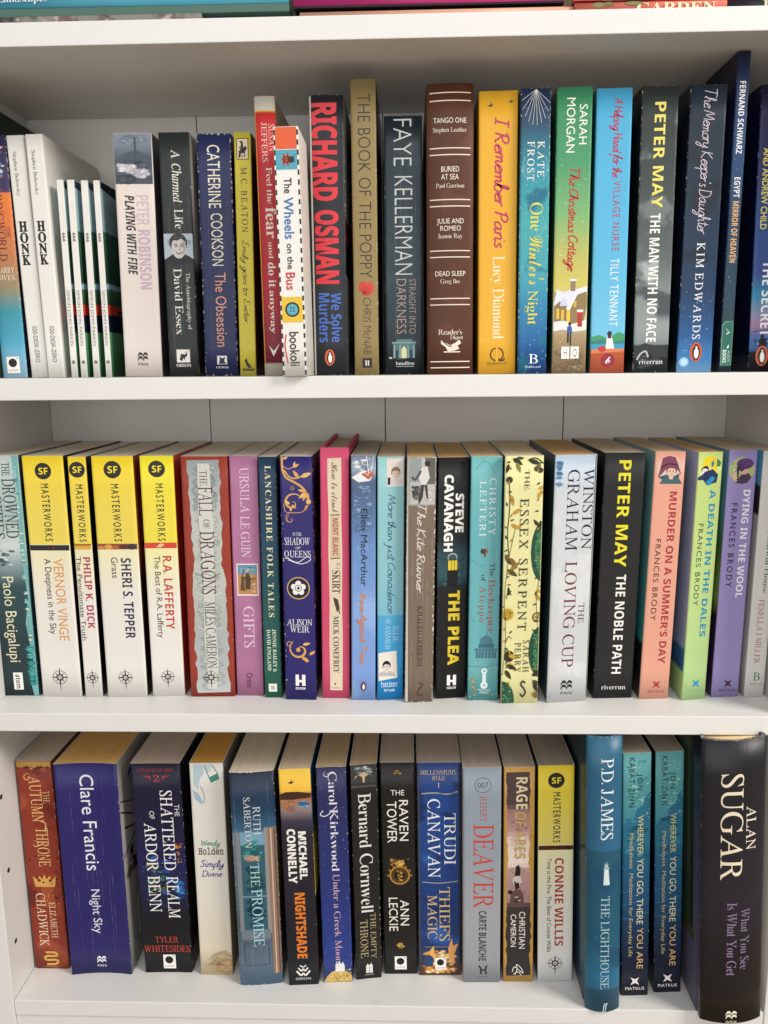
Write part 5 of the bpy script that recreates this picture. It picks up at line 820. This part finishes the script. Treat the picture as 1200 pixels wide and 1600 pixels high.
book((0.0636, 0.0296, 0.0526, 0.1983, -0.12, 0.0014), 'lower', 'very thick blue violet paperback with large white rounded lettering', '#292462',
 [('author_name',[('t','Clare Francis','N',.38,.6,.053,.500,'#e4e4ea')]),('title',[('t','Night Sky','N',.42,.56,.591,.804,'#dcdce6')]),('publisher_logo',[('waves',.5,.935,.09,'#e6e6ea','PAN')])],
 front=[(.002,'#8d8a84'),(.321,'#a8a6a2'),(.625,'#94928e'),(1.002,'#7e7c78')], wear=.25, crease=.3, bulge=-.0026, pages='#ad8a52',
 front_items=[('cover_picture',[('k',[(0,.181),(.35,.290)],.008,'#3a3a38'),('k',[(0,.229),(.4,.381)],.01,'#2a2a28'),('k',[(.05,.321),(.5,.442)],.012,'#2a2a28'),('k',[(0,.442),(.4,.381)],.012,'#242422'),('b',0,.412,.5,.594,40,['#3a3a38','#5a5a56','#1e1e1c','#b0aeaa'],.06,3),('l',[(.18,.114),(.3,.102),(.32,.290),(.24,.309)],.03,'#1c1a4a'),('k',[(.3,.701),(.2,.716),(.2,.898)],.03,'#c8c6c0')])])
book((0.1217, 0.0334, 0.0415, 0.1973, -0.24, 0.0006), 'lower', 'black and midnight blue paperback with glowing colours and tall white serif title', 
 [(.002,'#16152a'),(.326,'#1a1838'),(.464,'#1f2050'),(.602,'#1c2140'),(.724,'#17161c'),(1.000,'#131316')],
 [('spine_picture',[('b',.05,.394,.98,.632,30,['#24408a','#1c2c60','#2a5a9a','#1a1c3a'],.14,3),('b',.1,.449,.6,.617,36,['#4a5a3a','#6a6a34','#2a4a4a','#3a6a5a'],.07,4),('b',.75,.357,.98,.479,16,['#a8622c','#c8803a','#5a3424'],.06,5),('b',.7,.541,.98,.648,20,['#2a6ab0','#3a86c4','#1c3a7a'],.09,6),('b',.2,.587,.9,.709,12,['#1c2c50','#202038'],.12,7),('spk',.1,.418,.95,.663,26,'#8fc0d8',.01,8)]),
  ('series_mark',[('t','KINGDOM OF GRIT','S',.13,.86,.023,.038,'#a83c44','h'),('t','2','S',.45,.57,.054,.084,'#b8484a','h'),('p',[(.2,.054),(.39,.057),(.39,.084),(.36,.066)],'#a83c44'),('p',[(.82,.054),(.63,.057),(.63,.084),(.66,.066)],'#a83c44')]),
  ('title',[('t','THE','N',.84,.94,.188,.243,'#d8d6d8'),('t','SHATTERED','S',.56,.80,.124,.498,'#f0eeea'),('t','REALM','S',.58,.82,.528,.730,'#f0eeea'),('t','OF','N',.32,.42,.219,.256,'#d8d6d8'),('t','ARDOR','S',.2,.43,.274,.501,'#f0eeea'),('t','BENN','S',.2,.44,.525,.700,'#f0eeea')]),
  ('author_name',[('t','TYLER','S',.26,.74,.822,.850,'#c04a34','h'),('t','WHITESIDES','S',.02,.98,.865,.896,'#c04a34','h')]),('publisher_logo',[('orbit',.53,.945,.13)])],
 front='#0f0f12', wear=.15, bulge=-.0006, pages='#9a8e82')
book((0.1644, 0.0319, 0.0281, 0.1989, -0.04, 0.0004), 'lower', 'cream white paperback stained brown at the foot with a blue figure sketch and handbag',
 [(.002,'#d9d6ce'),(.628,'#dcd7cb'),(.870,'#d8cdb6'),(1.000,'#ccb793')],
 [('spine_picture',[('p',[(.12,.005),(.4,.005),(.42,.047),(.3,.071),(.24,.120),(.1,.101)],'#b4c8d0'),('p',[(.42,.005),(.68,.005),(.62,.038),(.5,.041)],'#bccdd2'),('p',[(.06,.120),(.24,.138),(.36,.180),(.3,.186),(.12,.162)],'#9ab4c4'),('l',[(.44,.008),(.58,.065),(.6,.065)],.025,'#4a7a80'),('l',[(.68,.008),(.84,.047)],.025,'#4a7a80'),('p',[(.56,.065),(.84,.044),(.88,.071),(.62,.089)],'#4a8a7c'),('l',[(.3,.101),(.4,.144),(.38,.180)],.02,'#6a7a94'),('b',.3,.840,1.1,1.009,9,['#c6b08a','#bfa67c'],.42,3),('b',.5,.906,1.1,1.009,7,['#b8986a','#bfa176'],.34,6)]),
  ('author_name',[('t','Wendy','H2',.24,.8,.352,.377,'#4a8a72','h'),('t','Holden','M',.14,.9,.389,.419,'#5a4a3c','h')]),('title',[('t','Simply','H2',.16,.9,.446,.477,'#5a5a94','h'),('t','Divine','H2',.2,.84,.495,.522,'#5a5a94','h')]),
  ('publisher_logo',[('l',[(.45,.936),(.54,.915),(.62,.921)],.02,'#6a5a48'),('t','headline','S',.34,.76,.939,.952,'#5a4a38','h')])],
 front=[(.002,'#6f6a60'),(.870,'#8a7c66'),(1.000,'#7a5c34')], wear=.2, rough=.6, blots=[('#a87a44',16,.60,.9,1.2),('#c9b48e',12,.56,.55,.95)], pages='#a97c3c')
book((0.2055, 0.0221, 0.0363, 0.1968, -0.47, 0.0035), 'lower', 'worn blue grey paperback with an old window frame, tree landscape and pale title',
 [(.000,'#1c2436'),(.178,'#1f3c58'),(.259,'#335c78'),(.284,'#6a7f8a'),(.706,'#4a5a64'),(.887,'#5a6c7c'),(1.002,'#54708a')],
 [('spine_picture',[('r',.18,.271,.72,.736,'#2f5a68'),('r',.18,.271,.72,.332,'#6f9ab0'),('b',.18,.299,.72,.410,40,['#2f7a7a','#4a9a94','#245a60','#3a8a80'],.10,3),('b',.2,.374,.7,.416,10,['#b98a7a','#c9a48a'],.10,5),('b',.18,.416,.72,.561,40,['#245058','#1c4450','#3a6a5a','#2a5a44'],.12,4),('b',.18,.561,.72,.730,30,['#184452','#1c3c48','#22505a'],.14,6),('r',.08,.271,.18,.742,'#7a7f84'),('r',.72,.253,.8,.751,'#8d8a88'),('r',.8,.253,.99,.947,'#8a7060'),('r',.86,.259,.89,.947,'#c8ab94'),('r',.94,.259,.97,.947,'#5a4438'),('r',.18,.567,.72,.575,'#6f868e'),('r',.1,.730,.78,.778,'#6d7882'),('fr',.16,.796,.72,.902,'#46525e',.02)]),
  ('author_name',[('t','RUTH','S',.50,.66,.154,.284,'#c9d0d0'),('t','SABERTON','S',.3,.44,.112,.344,'#c9d0d0')]),('title',[('t','THE','S',.38,.58,.416,.525,'#a3ccd8'),('t','PROMISE','S',.38,.62,.537,.811,'#a3ccd8')])],
 front='#3a2c26', back='#4a4844', wear=.7, crease=.6, bulge=.0012, pages='#aba08e', inset=.0)
book((0.2419, 0.0217, 0.0258, 0.1995, -0.79, 0.0016), 'lower', 'dark paperback with a yellow sunset shoreline and bold orange title',
 [(.000,'#e2b93c'),(.101,'#dfae34'),(.113,'#4a2c1c'),(.128,'#a8683c'),(.178,'#8d7a7a'),(.231,'#3a3648'),(.291,'#24242e'),(.588,'#20202a'),(1.003,'#191a20')],
 [('spine_picture',[('p',[(0,.113),(.2,.101),(.6,.101),(1,.110),(1,.128),(.4,.136),(0,.134)],'#3a2418'),('bird',.38,.059,.12,'#201a14'),('b',.5,.131,.98,.178,16,['#4a8ab0','#8fb0c4','#2f6a94'],.14,3),('b',.02,.131,.5,.202,18,['#c88a54','#b0784a','#8a6a60'],.12,4)]),
  ('author_name',[('t','MICHAEL','X',.54,.78,.279,.499,'#ece8e0'),('t','CONNELLY','X',.18,.44,.267,.516,'#ece8e0')]),('title',[('t','NIGHTSHADE','X',.34,.66,.561,.872,'#dc7a2c')]),
  ('publisher_logo',[('l',[(.28,.932),(.42,.953),(.5,.944),(.58,.953),(.72,.932)],.06,'#e8e4dc'),('l',[(.34,.917),(.44,.932),(.5,.923),(.56,.932),(.66,.917)],.05,'#e8e4dc'),('l',[(.4,.905),(.5,.914),(.6,.905)],.04,'#e8e4dc'),('t','ORION','N',.24,.74,.964,.975,'#d8d4cc','h')])],
 front=[(-.006,'#1c4a68'),(.261,'#2a4a60'),(.380,'#b8a43c'),(.573,'#c0a83c'),(.588,'#1c1614'),(1.003,'#3a2018')], wear=.25, pages='#a0917c')
book((0.2711, 0.0252, 0.0246, 0.1995, -0.72, 0.0015), 'lower', 'indigo starry paperback with a golden moon at the foot and curly pale lettering',
 [(.003,'#2a2a50'),(.449,'#27306a'),(.836,'#2a3c84'),(1.000,'#2c4088')],
 [('spine_picture',[('o',.56,1.039,.60,'#c8a85a',.80),('spk',.2,.938,.95,.997,30,'#e0c98a',.03,4),('spk',.3,.955,.95,.997,16,'#a8843c',.04,6),('spk',.05,.092,.95,.896,50,'#9fb0dc',.012,5)]),
  ('author_name',[('t','Carol','S',.40,.68,.021,.170,'#dfdce4'),('t','Kirkwood','S',.42,.68,.188,.473,'#dfdce4'),('curl',.36,.033,.12,'#dfdce4',2,1),('l',[(.66,.176),(.3,.217),(.1,.211),(.2,.193)],.03,'#dfdce4')]),('title',[('t','Under a Greek Moon','S',.44,.66,.485,.908,'#c9a3b4')]),
  ('publisher_logo',[('r',.42,.920,.74,.949,'#e8e6e2'),('p',[(.42,.920),(.46,.905),(.52,.914),(.56,.899),(.62,.914),(.68,.902),(.74,.920)],'#e8e6e2')])], front='#1c2040', wear=.35, bulge=-.0005, pages='#98876a')
book((0.2973, 0.0297, 0.022, 0.1996, -0.66, 0.0033), 'lower', 'narrow black paperback with a carved helmet picture at the top and long white name', '#201f1e',
 [('spine_picture',[('r',.02,.003,.98,.081,'#3a3c3c'),('b',.1,.003,.9,.045,24,['#8d949a','#b4bac0','#5a6066'],.14,3),('p',[(.14,.066),(.3,.045),(.45,.057),(.47,.081),(.53,.081),(.55,.057),(.72,.042),(.88,.063),(.8,.051),(.5,.033),(.2,.051)],'#c0a884'),('r',.0,.093,1,.102,'#4a4844')]),
  ('author_name',[('t','Bernard','S',.28,.74,.129,.377,'#dedcd6'),('t','Cornwell','S',.28,.76,.404,.682,'#dedcd6')]),('title',[('t','THE EMPTY','S',.62,.82,.685,.903,'#b0a078'),('t','THRONE','S',.22,.5,.714,.897,'#b0a078')]),
  ('publisher_logo',[('r',.4,.936,.66,.972,'#dcdad4'),('p',[(.4,.939),(.46,.927),(.54,.936),(.6,.924),(.66,.939)],'#dcdad4'),('r',.52,.942,.54,.972,'#201f1e'),('t','HARPER','N',.36,.7,.976,.984,'#a8a6a0','h')])], front='#1a1918', wear=.4, bulge=-.0004, pages='#95836a')
book((0.3249, 0.0359, 0.0285, 0.1983, -0.7, 0.0004), 'lower', 'black paperback with white title and an ornate gold ring ornament in the middle', '#1b1a18',
 [('spine_picture',[('b',.34,.030,.66,.055,14,['#b08a3c','#d0a850','#8a6a2c'],.06,3),('g',.52,.521,.28,.055,'#a87c34'),('g',.52,.521,.20,.03,'#6a4c20'),('b',.42,.494,.64,.552,14,['#c89a48','#8a6428','#e0b864'],.07,4),('o',.53,.464,.14,'#c89a48',.10),('o',.53,.464,.07,'#f0d48c',.05),('b',.2,.436,.85,.479,26,['#9a7430','#6a4c20','#b88c40'],.06,5),('b',.34,.842,.66,.879,16,['#b08a3c','#d0a850','#8a6a2c'],.06,6)]+[('o',.52+.34*math.cos(a),.521+.047*math.sin(a),.04,'#8a6428') for a in (-2.6,-2.1,-1.0,-.5,0,3.14)]),
  ('title',[('t','THE','N',.30,.70,.124,.148,'#e6e2d8','h'),('t','RAVEN','N',.54,.80,.170,.358,'#eae6dc'),('t','TOWER','N',.18,.46,.176,.367,'#eae6dc')]),('author_name',[('t','ANN','N',.52,.78,.639,.761,'#eae6dc'),('t','LECKIE','N',.18,.44,.627,.788,'#eae6dc')]),('publisher_logo',[('orbit',.5,.945,.18)])], front='#121110', wear=.12, pages='#968a7c')
book((0.3588, 0.035, 0.0363, 0.1989, -0.51, 0.0006), 'lower', 'deep blue leather patterned paperback with silver bands and flames at the foot',
 [(.000,'#1c3a78'),(.205,'#1f4486'),(.627,'#1c3a74'),(.837,'#1a3468'),(.913,'#24345c'),(1.000,'#6a4a34')],
 [('spine_band',[('r',0,.003,.05,.928,'#4a4438'),('r',.95,.003,1,.928,'#20242c'),('l',[(.1,.139),(.4,.136),(.7,.142),(.93,.130)],.025,'#a8a69c'),('k',[(.1,.143),(.93,.136)],.012,'#5a584e'),('l',[(.1,.548),(.5,.554),(.93,.545)],.02,'#a8a69c'),('k',[(.15,.861),(.9,.861)],.015,'#a08a5a')]),
  ('spine_picture',[('b',.05,.867,.95,.997,60,['#d8a04a','#e8c07a','#c87a34','#f0d8a0','#8a4a2c','#b0603a'],.12,3),('p',[(.72,.928),(.7,.867),(.78,.819),(.82,.855),(.94,.843),(.84,.898),(.86,.943)],'#d89a5a'),('p',[(.3,.943),(.24,.883),(.36,.855),(.38,.904),(.46,.922)],'#dca85c'),('o',.24,.928,.12,'#24406a',.15),('b',.1,.958,.9,.997,26,['#f0dca0','#e8b85a','#d88a3a'],.09,5)]),
  ('series_mark',[('t',"MILLENNIUM'S",'S',.08,.9,.033,.053,'#c9b48a','h'),('t','RULE','S',.35,.64,.059,.078,'#c9b48a','h'),('t','I','S',.47,.52,.090,.111,'#c9b48a','h')]),
  ('author_name',[('t','TRUDI','S',.62,.88,.229,.467,'#e4e6ea'),('t','CANAVAN','S',.24,.52,.163,.527,'#e4e6ea')]),('title',[('t',"THIEF'S",'S',.5,.74,.572,.831,'#d0b078'),('t','MAGIC','S',.22,.44,.611,.822,'#d0b078')]),('publisher_logo',[('orbit',.52,.943,.13)])],
 front='#14223c', wear=.2, blots=[('#2c5aa0',22,.54,0,.85),('#132c5c',30,.56,0,.9)], pages='#968a7e')
book((0.3942, 0.0276, 0.0315, 0.1986, -0.58, 0.0005), 'lower', 'silver grey paperback with red serif name, black title and a circled number', 
 [(.000,'#8793a0'),(.388,'#8e96a0'),(.687,'#9c9ea2'),(1.000,'#94959a')],
 [('series_mark',[('g',.52,.078,.21,.015,'#4a525a'),('t','007','N',.38,.66,.066,.090,'#4a525a','h')]),('author_name',[('t','JEFFERY','S',.45,.62,.128,.242,'#a8564c'),('t','DEAVER','S',.28,.80,.254,.642,'#bd4436')]),('title',[('t','CARTE BLANCHE','D',.42,.62,.657,.896,'#34363a')]),
  ('publisher_logo',[('l',[(.42,.919),(.48,.937),(.47,.961)],.05,'#2c2e32'),('l',[(.64,.919),(.6,.937),(.62,.961)],.05,'#2c2e32'),('k',[(.46,.940),(.62,.940)],.04,'#2c2e32'),('t','HODDER','N',.4,.68,.970,.976,'#5a5c60','h')])],
 front='#6a7078', back='#c4b49a', wear=.2, pages='#94887c')
book((0.4255, 0.029, 0.0254, 0.1986, -0.82, 0.0004), 'lower', 'golden paperback with a ragged dark panel, a crested warrior and faded gold title', '#b98f46',
 [('spine_picture',[('rag',.10,.024,.86,.970,.05,[(0,'#4a3c3c'),(.15,'#4c3a3c'),(.19,'#9a7270'),(.28,'#b08a88'),(.32,'#d8c2b8'),(.44,'#e2d2c8'),(.47,'#b08c88'),(.62,'#9a7a74'),(.65,'#3a3032'),(1,'#2a2526')],4),('b',.14,.188,.8,.301,14,['#a87a78','#b58e8a'],.18,4),('b',.14,.301,.8,.436,14,['#e0d0c8','#d4bcb4'],.2,5),('b',.14,.436,.8,.615,14,['#b89a94','#a88078'],.2,6),
     ('p',[(.36,.499),(.4,.451),(.5,.442),(.56,.469),(.54,.493)],'#1c1818'),('o',.44,.516,.15,'#c4b8b0',.17),('p',[(.34,.516),(.44,.528),(.5,.522),(.52,.552),(.4,.558)],'#1c1818'),('p',[(.2,.630),(.24,.576),(.4,.558),(.56,.558),(.66,.588),(.68,.636)],'#5a4440'),('b',.28,.570,.62,.630,12,['#c8a894','#7a5a50','#2c2020'],.09,7),('o',.22,.570,.08,'#241c1c'),('spk',.8,.033,.95,.958,16,'#4a3420',.02,4)]),
  ('title',[('t','RAGE','D',.4,.76,.045,.188,'#d6c6a0'),('t','OF ARES','D',.36,.72,.200,.415,'#b8985c')]),('author_name',[('t','CHRISTIAN','N',.52,.72,.663,.839,'#e8e4dc'),('t','CAMERON','N',.24,.42,.675,.830,'#e8e4dc')]),
  ('publisher_logo',[('l',[(.3,.952),(.36,.928),(.5,.940),(.66,.958),(.6,.934),(.44,.916),(.46,.940),(.4,.964)],.025,'#e8e4dc'),('l',[(.34,.964),(.5,.952),(.6,.970)],.025,'#e8e4dc')])], front='#4a3420', wear=.2, pages='#8f8476')
book((0.4572, 0.0303, 0.0296, 0.1996, -1.29, 0.0005), 'lower', 'yellow and white paperback on the lower shelf with red author name and maroon band', [(0,'#e8cb22'),(.159,'#e2cf4a'),(.357,'#dccd70'),(.358,'#e4e0ac'),(.605,'#dcdacb'),(1,'#d8d9d8')],
 [('series_mark',[('sf',.5,.067,.23),('t','MASTERWORKS','W',.42,.62,.120,.346,'#2b2824')]),('spine_band',[('r',0,.360,1,.380,'#4a1c14'),('b',.2,.361,.95,.379,10,['#8a3420','#2a100c'],.05,2)]),('author_name',[('t','CONNIE WILLIS','D',.48,.72,.418,.831,'#a83430')]),('title',[('t','Time is the Fire: The Best of Connie Willis','N',.26,.38,.418,.860,'#33312e')]),('publisher_logo',[('compass',.5,.914,.26,'#262322')])],
 front='#26302c', wear=.1, pages='#8d8274')
book((0.4908, 0.0016, 0.0278, 0.24, -1.79, 0.0005), 'lower', 'tall teal blue jacketed hardback with a white lighthouse, its rounded spine at the shelf edge',
 [(.001,'#2b5f78'),(.354,'#2d6080'),(.396,'#2e6484'),(.401,'#245468'),(.542,'#22526a'),(.730,'#1f586e'),(.871,'#296a8a'),(.908,'#2a6c8c'),(.920,'#205068'),(1.005,'#29607c')],
 [('author_name',[('t','P.D. JAMES','S',.38,.72,.072,.358,'#e0e6e8')]),('title',[('t','THE LIGHTHOUSE','S',.40,.64,.563,.911,'#a8c0c8')]),
  ('spine_picture',[('p',[(.46,.521),(.48,.462),(.6,.462),(.64,.521)],'#cfdde0'),('r',.46,.457,.63,.464,'#8fa8b0'),('r',.49,.441,.59,.457,'#a8bcc2'),('o',.54,.441,.05,'#5a7c8a')]),('publisher_logo',[('t','ff','J',.44,.62,.967,.993,'#cfe0e8','h')])],
 front='#1c4a60', back=[(.001,'#22323c'),(.354,'#28424e'),(1.005,'#22485c')], hard=True, depth=.153, wear=.12, bulge=.0048, rough=.34, blots=[('#1c4c68',18,.54,.45,.9),('#357596',20,.6,.6,1)], pages='#8a7f70')
for k, g in enumerate(((0.5209, 0.0152, 0.0225, 0.2184, -2.07, 0.0004), (0.5493, 0.0193, 0.0226, 0.2179, -2.47, 0.0004))):
    book(g, 'lower', ['ocean teal paperback with a breaking wave, touching the tall teal hardback', 'ocean teal paperback with a breaking wave, nearest the thick black hardback'][k],
     [(.001,'#5a9c9c'),(.165,'#4f9498'),(.284,'#3a8292'),(.403,'#1f5c7c'),(.588,'#1a4c70'),(.720,'#163454'),(.852,'#131c34'),(1.000,'#12162a')],
     [('spine_picture',[('b',.02,.012,.98,.218,34,['#6fb0ac','#86c0b8','#4a8e94','#5ca4a4'],.14,31+k),('p',[(1,.152),(.8,.170),(.7,.207),(.5,.223),(.4,.258),(.15,.271),(.02,.297),(.02,.376),(.98,.376)],'#256a84'),('b',.02,.250,.98,.429,34,['#1f6480','#2a7890','#18506e','#3a8a9c'],.14,33+k),('spk',.4,.165,.98,.258,30,'#9cccc4',.02,4)]+[('l',[(.02,a),(.4,a-.012),(.98,a-.03)],.03,'#2a6a90') for a in (.561,.614,.672)]),
      ('author_name',[('t','JON','R',.52,.70,.081,.147,'#1f3c44'),('t','KABAT-ZINN','R',.22,.42,.017,.213,'#1f3c44')]),
      ('title',[('t','WHEREVER','N',.54,.74,.247,.406,'#cfc98a'),('t','YOU GO, THERE','N',.54,.76,.421,.694,'#dcd6b0'),('t','YOU ARE','N',.56,.78,.709,.884,'#d8b47a'),('t','Mindfulness  Meditation for Everyday Life','N',.26,.40,.318,.831,'#bfae84')]),
      ('publisher_logo',[('star4',.5,.937,.2,'#ece8e2','#e4e0da')])], front='#10222e', back='#0c1824', wear=.2, pages='#8d8172', depth=.139)
book((0.591, -0.0075, 0.0487, 0.2426, -3.0, 0.0008), 'lower', 'very thick black jacketed hardback at the right end with large cream serif name',
 [(.001,'#1f1e22'),(.287,'#201f24'),(.561,'#26222c'),(.744,'#1e1a1c'),(1.007,'#1b1716')],
 [('author_name',[('t','ALAN','S',.66,.82,.223,.374,'#e4dccb'),('t','SUGAR','S',.27,.60,.111,.477,'#e6d8be')]),('title',[('t','What You See','S',.6,.74,.579,.801,'#83708e'),('t','Is What You Get','S',.38,.53,.557,.822,'#8d7a98')]),('publisher_logo',[('waves',.47,.970,.105,'#ece2cc','MACMILLAN')])],
 front='#b8b4ac', back=[(.001,'#17181c'),(.561,'#4c485c'),(1.007,'#68647a')],
 back_items=[('cover_picture',[('r',.0,.013,.9,.749,'#20301f'),('r',.0,.013,.86,.721,'#3a4c3c'),('r',.55,.058,.84,.550,'#4a5e4a'),('fr',.6,.081,.8,.538,'#22332a',.012),('r',.0,.721,.92,.758,'#4c4f2c')])],
 hard=True, depth=.158, wear=.15, bulge=.006, rough=.36, pages='#c0a27c')
